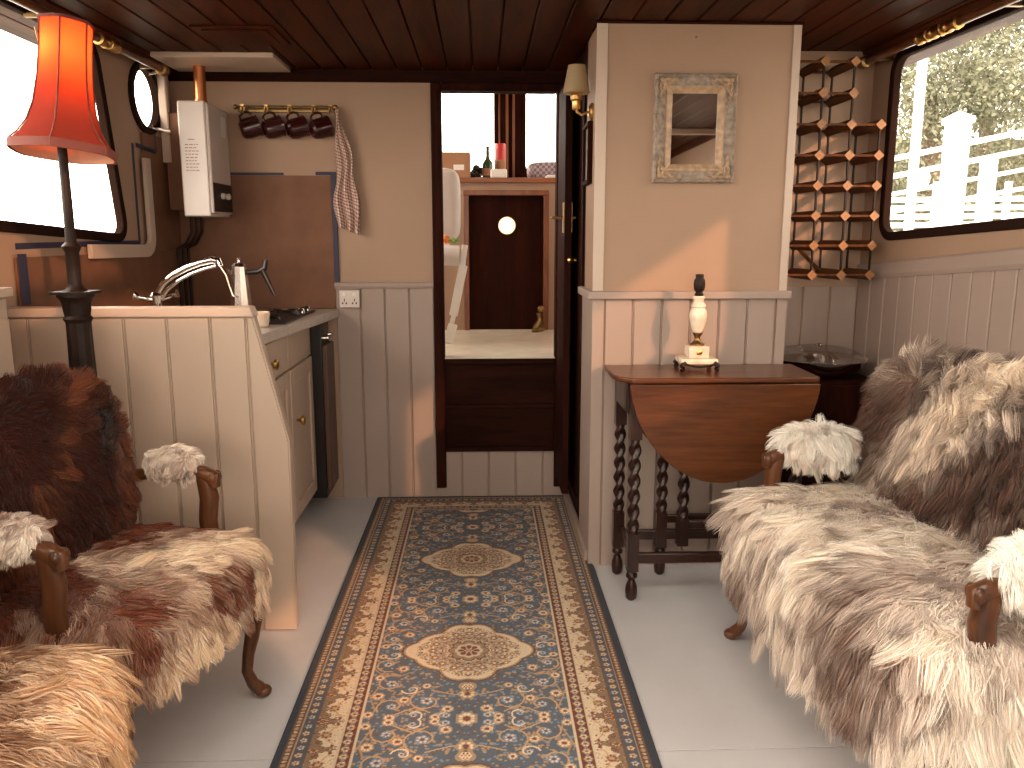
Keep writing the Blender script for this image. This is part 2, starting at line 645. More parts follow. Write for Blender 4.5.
# porthole
m = MB()
offset_ring(m, port, fL, -.012, .016, -.014, .018)
wn = m.build('window_5', M['rubber'], bevel=.003)
tag(wn, kind='structure')
g = MB()
k = len(port)
g.add([fL(p[0], p[1], .006) for p in port] + [fL(p[0], p[1], .009) for p in port], [tuple(range(k)), tuple(reversed(range(k, 2 * k)))])
g.build('pane', M['glass'], wn, smooth=0)
for dz in (-.118, .112):
    g = MB()
    x0 = XL(3.5) + .03
    g.tube([(x0 - .02, 3.46, 1.735 + dz * .9), (x0 + .02, 3.485, 1.735 + dz), (x0 + .03, 3.50, 1.735 + dz)], [.008, .007, .010], 8)
    g.build('wing_nut', M['chrome'], wn)

# unseen wall behind the viewer; bow door opening widened to let in more light
mb = MB()
bow = rrect(-1.05, 1.05, .65, 1.78, .05)
fN = lambda a, z, d: (a, YN - d, z)
holed(mb, [(-1.7, -.03), (1.75, -.03), (1.75, CZ + .02), (-1.7, CZ + .02)], [bow], fN, .06)
tag(mb.build('wall_front', M['dark'], smooth=20), kind='structure')
m = MB()
offset_ring(m, bow, fN, -.02, .03, -.02, .06)
m.box(-.02, .02, YN - .05, YN + .01, .64, 1.79)
wn = m.build('window_6', M['dark'], bevel=.004)
tag(wn, kind='structure')
# cross beam that the mirror sees
mb = MB()
mb.box(-1.39, 1.58, .12, .17, 1.862, CZ - .001)
tag(mb.build('trim_1', M['trim'], bevel=.004), kind='structure')

# aft bulkhead: left part, header, part under the opening
DX0, DX1 = -.172, .327      # door opening
mb = MB()
mb.box(-1.36, DX0 - .045, YB, YB + .04, -.03, CZ + .02)
mb.box(DX0 - .045, DX1 + .1, YB, YB + .04, 1.83, CZ + .02)
mb.box(DX0 - .045, DX1 + .1, YB, YB + .04, -.03, .64)
mb.box(DX1 + .045, 1.3, YB, YB + .04, -.03, CZ + .02)
tag(mb.build('wall_back', M['white']), kind='structure')
fB = lambda a, z, d: (a, YB - d, z)
mb = MB()
boards(mb, fB, -.655, DX0 - .045, 0, .975, .125)
boards(mb, fB, DX0 - .054, DX1 + .075, 0, .235, .115)
tag(mb.build('trim_2', M['grey'], smooth=0), kind='structure')
mb = MB()
mb.prism([(YB, .972), (YB - .018, .972), (YB - .024, .985), (YB - .018, .998), (YB, 1.0)], 'x', -.655, DX0 - .045)
tag(mb.build('trim_3', M['grey']), kind='structure')
mb = MB()
mb.box(-1.33, DX1 + .06, YB - .012, YB, 1.848, CZ)
tag(mb.build('trim_4', M['dark_x'], bevel=.003), kind='structure')

# door frame and steps up to the aft cabin
fr = MB()
fr.box(DX0 - .045, DX0, YB - .03, YB + .05, .05, 1.845)
fr.box(DX1, DX1 + .045, YB - .03, YB + .05, .05, 1.845)
fr.box(DX0, DX1, YB - .03, YB + .05, 1.812, 1.845)
d1 = fr.build('door_1', M['dark'], bevel=.004)
tag(d1, kind='structure')
st = MB()
st.box(DX0, DX1, YB - .012, YB, .24, .635)
st.box(DX0, DX1, YB - .035, YB + .01, .632, .656)
st.box(DX0, DX1, YB - .028, YB, .425, .445)
st.box(DX0, DX1, YB - .028, YB, .222, .245)
tag(st.build('boarding_step', M['dark_x'], bevel=.003), 'dark mahogany stepped riser under the doorway to the aft cabin', 'step')

# right-hand compartment (the pillar with the mirror)
PX0, PX1, PY = .392, 1.065, 2.868
mb = MB()
mb.box(PX0, PX1, PY, PY + .03, -.02, CZ)
mb.box(PX0, PX0 + .03, PY + .031, 3.15, -.02, CZ)
mb.box(PX1 - .03, PX1, PY + .031, 3.28, -.02, CZ)
tag(mb.build('wall_partition', M['white'], bevel=.002), kind='structure')
fP = lambda a, z, d: (a, PY - d, z)
fS = lambda a, z, d: (PX0 - d, a, z)
mb = MB()
boards(mb, fP, PX0 + .035, PX1 - .03, 0, .985, .105)
mb.box(PX0 - .008, PX0 + .032, PY - .012, PY, 0, .985)
mb.box(PX1 - .028, PX1 + .006, PY - .012, PY, 0, .985)
mb.box(PX0 - .008, PX0 - .0005, PY + .001, 3.15, 0, .985)
tag(mb.build('trim_5', M['grey'], smooth=0), kind='structure')
mb = MB()
mb.box(PX0 - .008, PX0 + .030, PY - .006, PY, 1.012, CZ)
mb.box(PX1 - .022, PX1 + .006, PY - .006, PY, 1.012, CZ)
tag(mb.build('trim_6', M['trim'], bevel=.002), kind='structure')
mb = MB()
mb.box(PX0 - .026, PX1 + .016, PY - .03, PY, .985, 1.012)
mb.box(PX0 - .026, PX0, PY, 3.15, .985, 1.012)
tag(mb.build('trim_7', M['grey'], bevel=.004), kind='structure')
mb = MB()
mb.box(PX0 - .012, PX1 + .012, PY - .018, PY, CZ - .007, CZ)
tag(mb.build('trim_8', M['dark_x'], bevel=.003), kind='structure')
# skirting beside the rug
mb = MB()
mb.box(PX0 - .02, PX0, PY + .02, YB - .03, 0, .045)
tag(mb.build('baseboard_right', M['grey'], bevel=.003), kind='structure')

# mahogany locker door beyond the pillar side
mb = MB()
mb.box(PX0, PX0 + .03, 3.152, YB, .045, CZ)
d2 = mb.build('door_2', M['dark'], bevel=.002)
tag(d2, kind='structure')
m = MB()
for a, b, c, d in ((3.18, 3.66, .08, .13), (3.18, 3.66, 1.74, 1.80), (3.18, 3.235, .13, 1.74), (3.605, 3.66, .13, 1.74)):
    m.box(PX0 - .008, PX0 - .0005, a, b, c, d)
m.build('door_moulding', M['dark'], d2, bevel=.002)
m = MB()
m.lathe([(.008, 0), (.008, .012), (.016, .02), (.018, .028), (.012, .036), (0, .038)], (0, 0, 0), 16,
        xf=Matrix.Translation((PX0 - .008, 3.37, 1.105)) @ Matrix.Rotation(R(-90), 4, 'Y'))
m.build('door_knob', M['brass'], d2)

# open door leaf, seen edge-on
dl = MB()
dl.box(.333, .362, 3.36, 3.665, .115, 1.80)
leaf = dl.build('door_3', M['dark'], bevel=.003)
tag(leaf, kind='structure')
m = MB()
zl = 1.275
m.box(.328, .333, 3.375, 3.405, zl - .06, zl + .06)
m.tube([(.333, 3.39, zl), (.298, 3.39, zl), (.29, 3.40, zl), (.288, 3.46, zl)], .007, 10)
m.box(.362, .3655, 3.375, 3.405, zl - .06, zl + .06)
m.tube([(.362, 3.39, zl), (.378, 3.39, zl), (.378, 3.40, zl), (.378, 3.45, zl)], .006, 10)
m.build('door_handle', M['old_brass'], leaf)

# right-hand recess with the wine rack
YT = 3.28
mb = MB()
mb.box(PX1 - .03, 1.60, YT, YT + .03, -.02, CZ)
tag(mb.build('wall_recess', M['white']), kind='structure')
fT = lambda a, z, d: (a, YT - d, z)
mb = MB()
boards(mb, fT, PX1, 1.515, 0, 1.0, .112, bead=False)
def zr(a): return 1.03 + (YT - a) * .083
boards(mb, lambda a, z, d: (XR(a) - d, a, z), .2, YT - .01, 0, 1.03, .105, bead=False, ztop=lambda a: zr(a))
tag(mb.build('trim_9', M['grey'], smooth=0), kind='structure')
mb = MB()
vs = []
for y in (.2, YT - .002):
    xx, z = XR(y), zr(y)
    for dx, dz in ((0, -.002), (-.014, -.002), (-.020, .012), (-.014, .052), (-.006, .060), (0, .06)):
        vs.append((xx + dx, y, z + dz))
mb.add(vs, [(i, (i + 1) % 6, (i + 1) % 6 + 6, i + 6) for i in range(6)] + [(0, 5, 4, 3, 2, 1), (6, 7, 8, 9, 10, 11)])
tag(mb.build('trim_10', M['grey'], smooth=20), kind='structure')

# cornice strips
for nm, X, s in (('trim_11', XL, 1), ('trim_12', XR, -1)):
    mb = MB()
    vs = []
    for y in (YN, YT if s < 0 else YB - .03):
        for dx, dz in ((0, -.035), (.018, -.035), (.05, -.008), (.05, 0), (0, 0)):
            vs.append((X(y) + s * dx, y, CZ + dz))
    mb.add(vs, [(i, (i + 1) % 5, (i + 1) % 5 + 5, i + 5) for i in range(5)] + [(0, 1, 2, 3, 4), (9, 8, 7, 6, 5)])
    tag(mb.build(nm, M['ceil'], smooth=0), kind='structure')

# ------------------------------------------------------------------ curtain poles
def pole(X, s, y0, y1, rings, label):
    t = thing('curtain_pole', (X((y0 + y1) / 2) + s * .07, (y0 + y1) / 2, 1.83), label, 'curtain pole')
    n = 14
    m = MB()
    path = [(X(y0 + (y1 - y0) * i / n) + s * .075, y0 + (y1 - y0) * i / n, 1.845) for i in range(n + 1)]
    m.tube(path, .013, 12)
    m.build('rod', M['oak'], t)
    for y in rings:
        m = MB()
        xx = X(y) + s * .075
        xf = Matrix.Translation((xx, y, 1.845)) @ Matrix.Rotation(R(90), 4, 'X')
        m.lathe([(.014, -.035), (.020, -.033), (.021, -.02), (.017, -.014), (.017, .014), (.021, .02), (.020, .033), (.014, .035)], (0, 0, 0), 16, xf=xf)
        m.build('collar', M['brass'], t)
    for y in (y0 + .1, (y0 + y1) / 2 + .22, y1 - .04):
        m = MB()
        m.box(X(y) + s * .002, X(y) + s * .075, y - .008, y + .008, 1.838, 1.852)
        m.build('bracket', M['old_brass'], t)
    for y, e in ((y0, -1), (y1, 1)):
        m = MB()
        xf = Matrix.Translation((X(y) + s * .075, y, 1.845)) @ Matrix.Rotation(R(-90 * e), 4, 'X')
        m.lathe([(.015, 0), (.022, .004), (.024, .02), (.020, .045), (.012, .05), (0, .052)], (0, 0, 0), 16, xf=xf)
        m.build('finial', M['old_brass'], t)
    return t


pole(XL, 1, 1.4, 3.42, (2.95, 3.02, 2.2), 'brass and wood curtain pole under the ceiling above the left window')
pole(XR, -1, 1.2, 3.18, (2.72, 2.80, 2.64, 2.0), 'brass and wood curtain pole under the ceiling above the right window')

# ceiling hatch and cream ceiling panel
h = MB()
h.box(-.98, -.70, 2.96, 3.22, CZ - .008, CZ)
h.box(-.95, -.73, 2.99, 3.19, CZ - .012, CZ - .008)
tag(h.build('ceiling_hatch', M['ceil'], bevel=.003), 'small reddish wooden hatch cover flush in the plank ceiling above the kitchen', 'hatch')
h = MB()
h.prism([(-1.27, 3.37), (-.80, 3.37), (-.80, 3.665), (-1.27, 3.665)], 'z', CZ - .02, CZ)
tag(h.build('ceiling_panel', M['trim'], bevel=.004), 'cream painted flat ceiling panel that the boiler flue passes through', 'panel')

# ------------------------------------------------------------------ rug
def build_rug():
    W, Y0, Y1 = .90, .75, 3.68
    nx, ny = 400, 1300
    T = .69
    s = W / nx
    tw, th = nx // 2, 230                   # quarter tile: half the width, half a repeat
    pix = s
    pv = (T / 2) / th
    img = np.zeros((th, tw, 3))
    X, V = np.meshgrid((np.arange(tw) + .5) * pix, (np.arange(th) + .5) * pv)   # X from the centre line, V from a medallion centre
    C = lambda *c: np.array(lin(c))
    navy, blue, deep = C(60, 64, 72), C(128, 136, 142), C(92, 100, 110)
    cream, tan, brown, rust, sky, gold = C(222, 200, 170), C(170, 140, 112), C(112, 84, 68), C(122, 74, 60), C(120, 142, 162), C(192, 156, 116)
    img[:] = deep
    FX = .262
    rng = np.random.RandomState(3)

    def disc(cx, cy, r, c, sx=1.0, sy=1.0, ang=0.0):
        dx, dy = X - cx, V - cy
        ca, sa = math.cos(ang), math.sin(ang)
        u, v = (dx * ca + dy * sa) / sx, (-dx * sa + dy * ca) / sy
        img[u * u + v * v < r * r] = c

    def stroke(pts, r, c):
        for (ax, ay), (bx, by) in zip(pts[:-1], pts[1:]):
            dx, dy = bx - ax, by - ay
            L = dx * dx + dy * dy + 1e-12
            t = np.clip(((X - ax) * dx + (V - ay) * dy) / L, 0, 1)
            d = (X - ax - t * dx) ** 2 + (V - ay - t * dy) ** 2
            img[d < r * r] = c

    def flower(cx, cy, r, c1, c2, c3, n=6, ph=0.0):
        for k in range(n):
            a = 2 * PI * k / n + ph
            disc(cx + r * .62 * math.cos(a), cy + r * .62 * math.sin(a), r * .42, c1)
        for k in range(n):
            a = 2 * PI * k / n + ph
            disc(cx + r * .6 * math.cos(a), cy + r * .6 * math.sin(a), r * .2, c2)
        disc(cx, cy, r * .3, c3)

    def spiral(cx, cy, r0, a0, turns, r, c, sgn=1, leaves=True):
        pts = []
        for i in range(26):
            t = i / 25
            a = a0 + sgn * turns * 2 * PI * t
            rr = r0 * (1 - .82 * t)
            pts.append((cx + rr * math.cos(a), cy + rr * math.sin(a)))
        stroke(pts, r, c)
        if leaves:
            for i in range(2, 22, 4):
                px, py = pts[i]
                d = math.hypot(px - cx, py - cy)
                disc(px + (px - cx) / d * .008, py + (py - cy) / d * .008, .0048, tan if i % 8 else cream, 1.5, .8, a0 + i)

    # field: mottled small flecks
    for k in range(420):
        cx, cy = rng.rand() * FX, rng.rand() * T / 2
        disc(cx, cy, .0028 + .0024 * rng.rand(), [tan, blue, brown, blue, gold * .8, sky][k % 6])
    # arabesque scrolls between the medallions (centre of gap at V=T/2)
    H = T / 2
    for (cx, cy, r0, a0, tn, sg) in ((.105, .262, .052, -1.3, 1.05, 1), (.052, H - .016, .034, 2.6, .8, -1), (.195, .285, .040, .6, 1.0, -1),
                                     (.205, .175, .046, -2.0, 1.0, 1), (.225, .075, .040, 1.9, 1.0, -1), (.150, .205, .026, .2, .9, 1), (.215, .020, .030, 0, .8, 1), (.135, .325, .03, 1, .9, 1)):
        spiral(cx, cy, r0, a0, tn, .0024, gold if r0 > .035 else cream, sg)
        flower(cx, cy, r0 * .34, sky, cream, rust, 6, a0)
    stroke([(.0, .215), (.03, .235), (.07, .222), (.095, .212)], .0024, gold)
    stroke([(.095, .315), (.13, .29), (.165, .31), (.2, .335)], .0024, gold)
    stroke([(.16, .12), (.19, .14), (.24, .125), (.26, .1)], .0022, tan)
    stroke([(.24, .2), (.255, .24), (.235, .3), (.245, .34)], .0022, tan)
    for cx, cy, r in ((0, .232, .024), (.05, .30, .017), (.165, .255, .016), (.235, .235, .018), (.18, .10, .016), (.24, .145, .015), (0, H - .002, .028), (.11, .19, .013), (.25, .32, .015), (.08, H - .01, .014), (.245, .03, .014), (.195, .335, .016)):
        flower(cx, cy, r, tan, cream, rust, 8, .3)
    # pendants
    for q in range(9):
        disc(.007 * (q % 2), .188 + .0045 * q, .020 - .0020 * q, tan if q % 2 else brown)
    flower(0, .196, .015, cream, rust, gold, 6)
    # medallion
    ang = np.arctan2(V, X)
    rad = np.sqrt((X / 1.0) ** 2 + (V / 1.0) ** 2)
    lobe = .122 + .014 * np.abs(np.cos(ang * 5)) + .048 * np.abs(np.cos(ang)) ** 7 + .030 * np.abs(np.sin(ang)) ** 7
    img[rad < lobe + .012] = brown * .9
    img[rad < lobe + .006] = tan
    img[rad < lobe] = cream * .93
    for k in range(620):
        a = rng.rand() * PI / 2
        rr = .052 + (.062 + .040 * abs(math.cos(a)) ** 5 + .03 * abs(math.sin(a)) ** 5) * rng.rand() ** .8
        disc(rr * math.cos(a), rr * math.sin(a), .0018 + .0020 * rng.rand(), [tan, brown, rust, cream * .8, gold, blue, tan][k % 7])
    for k in range(5):
        a = (k) * PI / 8
        flower(.104 * math.cos(a), .104 * math.sin(a), .015, tan, rust, cream, 6, a)
        a += PI / 16
        flower(.128 * math.cos(a), .128 * math.sin(a), .010, gold, brown, cream, 5, a)
        flower(.082 * math.cos(a), .082 * math.sin(a), .012, tan, blue, rust, 5, a)
    l2 = .046 + .010 * np.abs(np.cos(ang * 4))
    img[rad < l2 + .004] = brown
    img[rad < l2] = tan * .8
    flower(0, 0, .040, cream * .8, rust, brown, 8, 0)
    flower(0, 0, .018, rust, cream, gold, 6, 0)

    # ---- borders (X from FX outwards)
    def band(a, b, c):
        img[(X >= a) & (X < b)] = c
    band(FX, FX + .006, cream * .85)
    band(FX + .006, .300, rust * .75)
    band(.300, .303, cream * .8)
    band(.303, .372, cream * .9)
    band(.372, .375, brown)
    band(.375, .405, deep * .8)
    band(.405, .408, tan)
    band(.408, .428, brown * .9)
    band(.428, .451, navy)
    # guard flowers
    n = 12
    for k in range(n + 1):
        v = k * H / n
        flower(.2845, v, .011, tan, cream, brown, 6)
        disc(.2845, v + H / n / 2, .0045, blue)
        disc(.418, v, .0055, tan, 1, 1.2)
        disc(.418, v + H / n / 2, .004, cream * .8)
        flower(.390, v + .3 * H / n, .0095, [tan, gold, blue][k % 3], cream, rust, 5)
        disc(.390, v + .8 * H / n, .0035, rust)
    # main border: cream arches rising from the inner edge over brown ground
    P = H / 3
    for k in range(-1, 4):
        c = (k + .5) * P
        a = np.abs(V - c)
        arch = .306 + .058 * np.sqrt(np.clip(1 - (a / (P * .5)) ** 2, 0, 1)) - .012 * np.abs(np.cos((V - c) / P * PI * 4))
        sel = (X > arch) & (X < .372) & (a < P / 2)
        img[sel] = tan * .62
        sel = (X > arch) & (X < arch + .0035) & (a < P / 2)
        img[sel] = brown
        flower(.340, c, .015, tan, rust, gold, 7)
        stroke([(.318, c - P * .34), (.330, c - P * .2), (.335, c), (.330, c + P * .2), (.318, c + P * .34)], .0018, gold)
        flower(.358, c + P / 2, .016, rust, gold, brown, 7)
        flower(.322, c + P / 2, .010, brown, tan, cream, 6)
        for sg in (-1, 1):
            flower(.352, c + sg * P * .27, .009, brown, tan, rust, 6)
            disc(.318, c + sg * P * .38, .005, rust)
    for k in range(200):
        cx, cy = .305 + .066 * rng.rand(), rng.rand() * H
        disc(cx, cy, .0015 + .0008 * rng.rand(), [brown, rust, tan, gold][k % 4])
    # worn, slightly faded pile
    grain = 1 + .22 * (rng.rand(th, tw, 1) - .5)
    img = img * grain

    # ---- assemble the whole cloth
    yy = Y0 + (np.arange(ny + 1)) * (Y1 - Y0) / ny
    xx = -W / 2 + np.arange(nx + 1) * s
    GX, GY = np.meshgrid(xx, yy)
    med = 2.225
    v = np.abs(((GY - med + T / 2) % T) - T / 2)
    ax = np.minimum(np.abs(GX), W / 2 - 1e-6)
    iv = np.clip((v / pv).astype(int), 0, th - 1)
    ix = np.clip((ax / pix).astype(int), 0, tw - 1)
    colr = img[iv, ix]
    # end borders: replace v by distance to the end
    for dend in (Y1 - GY, GY - Y0):
        bx = W / 2 - dend                    # behaves like X of the side border
        sel = (bx > FX - .02) & (bx > ax)
        vv = np.abs(((GX + H) % (2 * H)) - H)
        colr[sel] = img[np.clip((vv / pv).astype(int), 0, th - 1), np.clip((bx / pix).astype(int), 0, tw - 1)][sel]
    # gentle undulation of the pile
    Z = .0085 + .0010 * np.sin(GX * 9 + GY * 3) * np.sin(GY * 5) + .0006 * rng.rand(*GX.shape)
    edge = np.minimum(W / 2 - np.abs(GX), np.minimum(Y1 - GY, GY - Y0))
    Z = np.where(edge < .004, .002, Z)
    cx = -.045
    P3 = np.stack([GX + cx + .0, GY, Z], -1).reshape(-1, 3)
    me = bpy.data.meshes.new('runner_rug')
    nvx = nx + 1
    j, i = np.meshgrid(np.arange(ny), np.arange(nx), indexing='ij')
    a = (j * nvx + i).ravel()
    quads = np.stack([a, a + 1, a + 1 + nvx, a + nvx], 1)
    me.vertices.add(len(P3))
    P3[:, 1] -= 2.2
    P3[:, 0] -= cx
    me.vertices.foreach_set('co', P3.astype(np.float32).ravel())
    me.loops.add(quads.size)
    me.loops.foreach_set('vertex_index', quads.astype(np.int32).ravel())
    me.polygons.add(len(quads))
    me.polygons.foreach_set('loop_start', (np.arange(len(quads)) * 4).astype(np.int32))
    me.polygons.foreach_set('use_smooth', np.ones(len(quads), bool))
    at = me.color_attributes.new('dye', 'FLOAT_COLOR', 'POINT')
    c4 = np.ones((len(P3), 4), np.float32)
    c4[:, :3] = colr.reshape(-1, 3)
    at.data.foreach_set('color', c4.ravel())
    me.update(calc_edges=True)
    me.materials.append(M['rug'])
    o = bpy.data.objects.new('runner_rug', me)
    COL.objects.link(o)
    o.location = (cx, 2.2, .0)
    tag(o, 'long blue and tan oriental runner rug with cream medallions on the pale floor', 'rug')


build_rug()

# ------------------------------------------------------------------ kitchen
# half-height end wall
YH = 2.392
mb = MB()
out = [(-1.375, 0), (-.583, 0), (-.576, .60), (-.662, .975), (-1.355, .975)]
mb.prism(out, 'y', YH, YH + .035)
o = mb.build('wall_galley', M['cream'], bevel=.002)
tag(o, kind='structure')
mb = MB()
xs = [-1.30, -1.155, -1.030, -.908, -.785, -.682]
# boards between grooves
for a, b in zip([-1.355] + xs, xs + [None]):
    g = .005
    if b is None:
        poly = [(a + g, .004), (-.586, .004), (-.579, .60), (-.665, .968), (a + g, .968)]
        poly = [(a + g, .004), (-.586, .004), (-.579, .60), (-.665, .968)]
        poly += [(a + g, .968)]
    else:
        poly = [(a + g, .004), (b - g, .004), (b - g, .968), (a + g, .968)]
        mb.box(b - .0015, b + .0015, YH - .006, YH, .004, .968)
    mb.prism(poly, 'y', YH - .008, YH)
tag(mb.build('trim_13', M['cream'], bevel=.0015), kind='structure')
mb = MB()
mb.prism([(-1.36, .972), (-.658, .972), (-.668, 1.0), (-1.36, 1.0)], 'y', YH - .014, YH + .045)
tag(mb.build('trim_14', M['trim'], bevel=.003), kind='structure')

# worktop
mb = MB()
mb.prism([(XL(2.43), 2.43), (-.742, 2.43), (-.722, 2.80), (-.655, 3.50), (-.640, YB - .01), (XL(3.69), YB - .01)], 'z', .845, .882)
wt = mb.build('worktop', M['worktop'], bevel=.004)
tag(wt, 'pale kitchen worktop running behind the panelled half wall', 'worktop')

def cabinet(y0, y1, label, knob_y, dknob_y, dknob_z):
    xf = -.752
    t = thing('kitchen_cabinet', ((xf + XL(y0)) / 2, (y0 + y1) / 2, .06), label, 'cabinet')
    m = MB()
    m.box(XL(y1) + .03, xf, y0, y1, .10, .843)
    m.box(XL(y1) + .03, xf - .05, y0, y1, .0, .10)
    m.build('body', M['grey'], t, bevel=.002)
    m = MB()
    m.box(xf, xf + .018, y0 + .003, y1 - .003, .705, .838)
    d = m.build('drawer', M['cream'], t, bevel=.003)
    k = MB()
    if knob_y: k.lathe([(.006, 0), (.006, .010), (.012, .014), (.019, .019), (.018, .027), (.010, .032), (0, .033)], (0, 0, 0), 18, xf=Matrix.Translation((xf + .018, knob_y, .765)) @ Matrix.Rotation(R(90), 4, 'Y'))
    if knob_y: k.build('knob', M['brass'], d)
    m = MB()
    m.box(xf, xf + .012, y0 + .003, y1 - .003, .105, .698)
    for a, b, c, e in ((y0 + .003, y0 + .055, .105, .698), (y1 - .055, y1 - .003, .105, .698), (y0 + .055, y1 - .055, .105, .165), (y0 + .055, y1 - .055, .638, .698)):
        m.box(xf + .0121, xf + .022, a, b, c, e)
    d = m.build('door', M['cream'], t, bevel=.0025)
    k = MB()
    k.lathe([(.006, 0), (.006, .010), (.012, .016), (.019, .021), (.018, .030), (.010, .035), (0, .036)], (0, 0, 0), 18, xf=Matrix.Translation((xf + .022, dknob_y, dknob_z)) @ Matrix.Rotation(R(90), 4, 'Y'))
    k.build('knob', M['brass'], d)
    return t


cabinet(2.46, 3.09, 'cream kitchen cabinet nearest the panelled half wall, with a round brass drawer knob', 2.82, 2.52, .49)
cabinet(3.095, 3.50, 'cream kitchen cabinet with a panelled door, between the first cabinet and the dark oven', None, 3.17, .49)
t = thing('undercounter_oven', (-.98, 3.59, .06), 'dark brown fronted appliance under the far end of the worktop', 'oven')
m = MB()
m.box(-1.28, -.69, 3.51, 3.685, .06, .83)
m.build('body', M['black'], t, bevel=.003)
m = MB()
m.box(-.69, -.668, 3.515, 3.68, .10, .74)
dd = m.build('door', M['oven_brown'], t, bevel=.004)
m = MB()
m.tube([(-.69, 3.53, .77), (-.668, 3.53, .77), (-.668, 3.665, .77), (-.69, 3.665, .77)], .005, 8)
m.build('handle', M['steel'], t)

# splashback sheets
mb = MB()
mb.box(-1.315, -.655, YB - .008, YB - .001, .883, 1.46)
tag(mb.build('splashback', M['splash'], bevel=.001), 'smooth brown splashback sheet on the back wall behind the hob', 'splashback')
mb = MB()
mb.add([(XL(y) + d, y, z) for y in (2.44, 3.68) for d, z in ((.004, .884), (.012, .884), (.012, 1.14), (.004, 1.14))],
       [(0, 1, 2, 3), (7, 6, 5, 4), (1, 5, 6, 2), (0, 4, 5, 1), (3, 2, 6, 7), (0, 3, 7, 4)])
tag(mb.build('splashback', M['splash']), 'brown splashback sheet along the left wall under the window, behind the tap', 'splashback')
mb = MB()
mb.add([(XL(y) + d, y, z) for y in (3.36, 3.68) for d, z in ((.004, 1.142), (.010, 1.142), (.010, 1.60), (.004, 1.60))],
       [(0, 1, 2, 3), (7, 6, 5, 4), (1, 5, 6, 2), (0, 4, 5, 1), (3, 2, 6, 7), (0, 3, 7, 4)])
tag(mb.build('splashback', M['splash']), 'brown sheet fixed on the left wall below the porthole and beside the boiler', 'splashback')
# dark joint strips round the splashback
mb = MB()
mb.box(-1.14, -.86, YB - .012, YB - .001, 1.462, 1.472)
mb.box(-.72, -.655, YB - .012, YB - .001, 1.462, 1.476)
mb.box(-.654, -.634, YB - .012, YB - .001, 1.00, 1.476)
tag(mb.build('edging_strip', M['tape'], bevel=.001), 'dark blue tape edging along the top and right side of the back wall splashback', 'tape')
# rounded cream lining edge and blue tape by the left window
def wall_strip(pts, wd, th, m, name, lab, cat, off=.004):
    """flat strip following (y,z) points on the left wall"""
    P = [Vector((p[0], p[1])) for p in pts]
    mb = MB()
    vs = []
    for i, p in enumerate(P):
        t = (P[min(i + 1, len(P) - 1)] - P[max(i - 1, 0)]).normalized()
        n = Vector((-t.y, t.x)) * wd / 2
        for q, d in ((p + n, 0), (p + n, th), (p - n, th), (p - n, 0)):
            vs.append((XL(q.x) + off + d, q.x, q.y))
    k = len(P)
    fs = [(0, 1, 2, 3), (4 * k - 1, 4 * k - 2, 4 * k - 3, 4 * k - 4)]
    for i in range(k - 1):
        for j in range(4):
            fs.append((4 * i + j, 4 * i + (j + 1) % 4, 4 * i + 4 + (j + 1) % 4, 4 * i + 4 + j))
    mb.add(vs, fs)
    return tag(mb.build(name, m, bevel=.002), lab, cat)


arc = [(3.293 + .06 * math.cos(a), 1.205 + .06 * math.sin(a)) for a in [R(-90 + 15 * i) for i in range(7)]]
wall_strip([(2.85, 1.150)] + arc + [(3.353, 1.50)], .048, .016, M['trim'], 'lining_board', 'cream board with a rounded lower corner, on the left wall between window and boiler', 'board', .013)
wall_strip([(2.46, 1.172), (2.98, 1.176), (3.282, 1.176), (3.285, 1.18), (3.288, 1.55)], .018, .001, M['tape'], 'masking_tape', 'blue masking tape strip outlining the left window lining, turning up beside the cream board', 'tape', .001)
wall_strip([(3.29, 1.545), (3.47, 1.535), (3.475, 1.54), (3.475, 1.62)], .016, .001, M['tape'], 'masking_tape', 'short level piece of blue masking tape under the porthole', 'tape', .0125)
wall_strip([(2.465, 1.150), (2.465, 1.002)], .045, .001, M['tape'], 'masking_tape', 'short piece of blue masking tape hanging above the left end of the panelled half wall', 'tape', .014)
mb = MB()
mb.box(XL(3.50) + .014, XL(3.50) + .045, 3.535, 3.565, 1.50, 1.855)
tag(mb.build('trim_15', M['trim'], bevel=.003), kind='structure')

# boiler
t = thing('water_heater', (-1.20, 3.55, 1.26), 'white wall-mounted gas water heater with a copper flue, left of the mug rail', 'water heater')
BX0, BX1, BY0, BY1, BZ0, BZ1 = -1.200, -1.092, 3.42, 3.68, 1.280, 1.728
m = MB()
m.box(BX0, BX1, BY0, BY1, BZ0, BZ1)
m.build('casing', M['enamel'], t, bevel=.006)
m = MB()
m.box(-1.300, BX0, BY0 + .13, BY1 - .01, BZ0 + .03, BZ1 - .03)
m.build('mounting_plate', M['splash'], t)
m = MB()
m.box(BX1 - .001, BX1 + .012, BY0 + .004, BY1 - .004, BZ0 + .012, BZ1 - .008)
fc = m.build('front_cover', M['enamel'], t, bevel=.008, seg=3)
m = MB()
m.box(BX1 + .0121, BX1 + .014, BY0 + .008, BY1 - .01, BZ0 + .020, BZ0 + .135)
cp = m.build('control_panel', M['black'], t, bevel=.001)
for yy in (3.53, 3.60):
    m = MB()
    m.lathe([(.013, 0), (.013, .010), (.010, .014), (0, .015)], (0, 0, 0), 16, xf=Matrix.Translation((BX1 + .014, yy, BZ0 + .085)) @ Matrix.Rotation(R(90), 4, 'Y'))
    m.build('knob', M['enamel'], cp)
m = MB()
m.box(BX1 + .0121, BX1 + .0135, BY0 + .16, BY0 + .22, BZ1 - .12, BZ1 - .04)
m.build('badge', M['paper'], t)
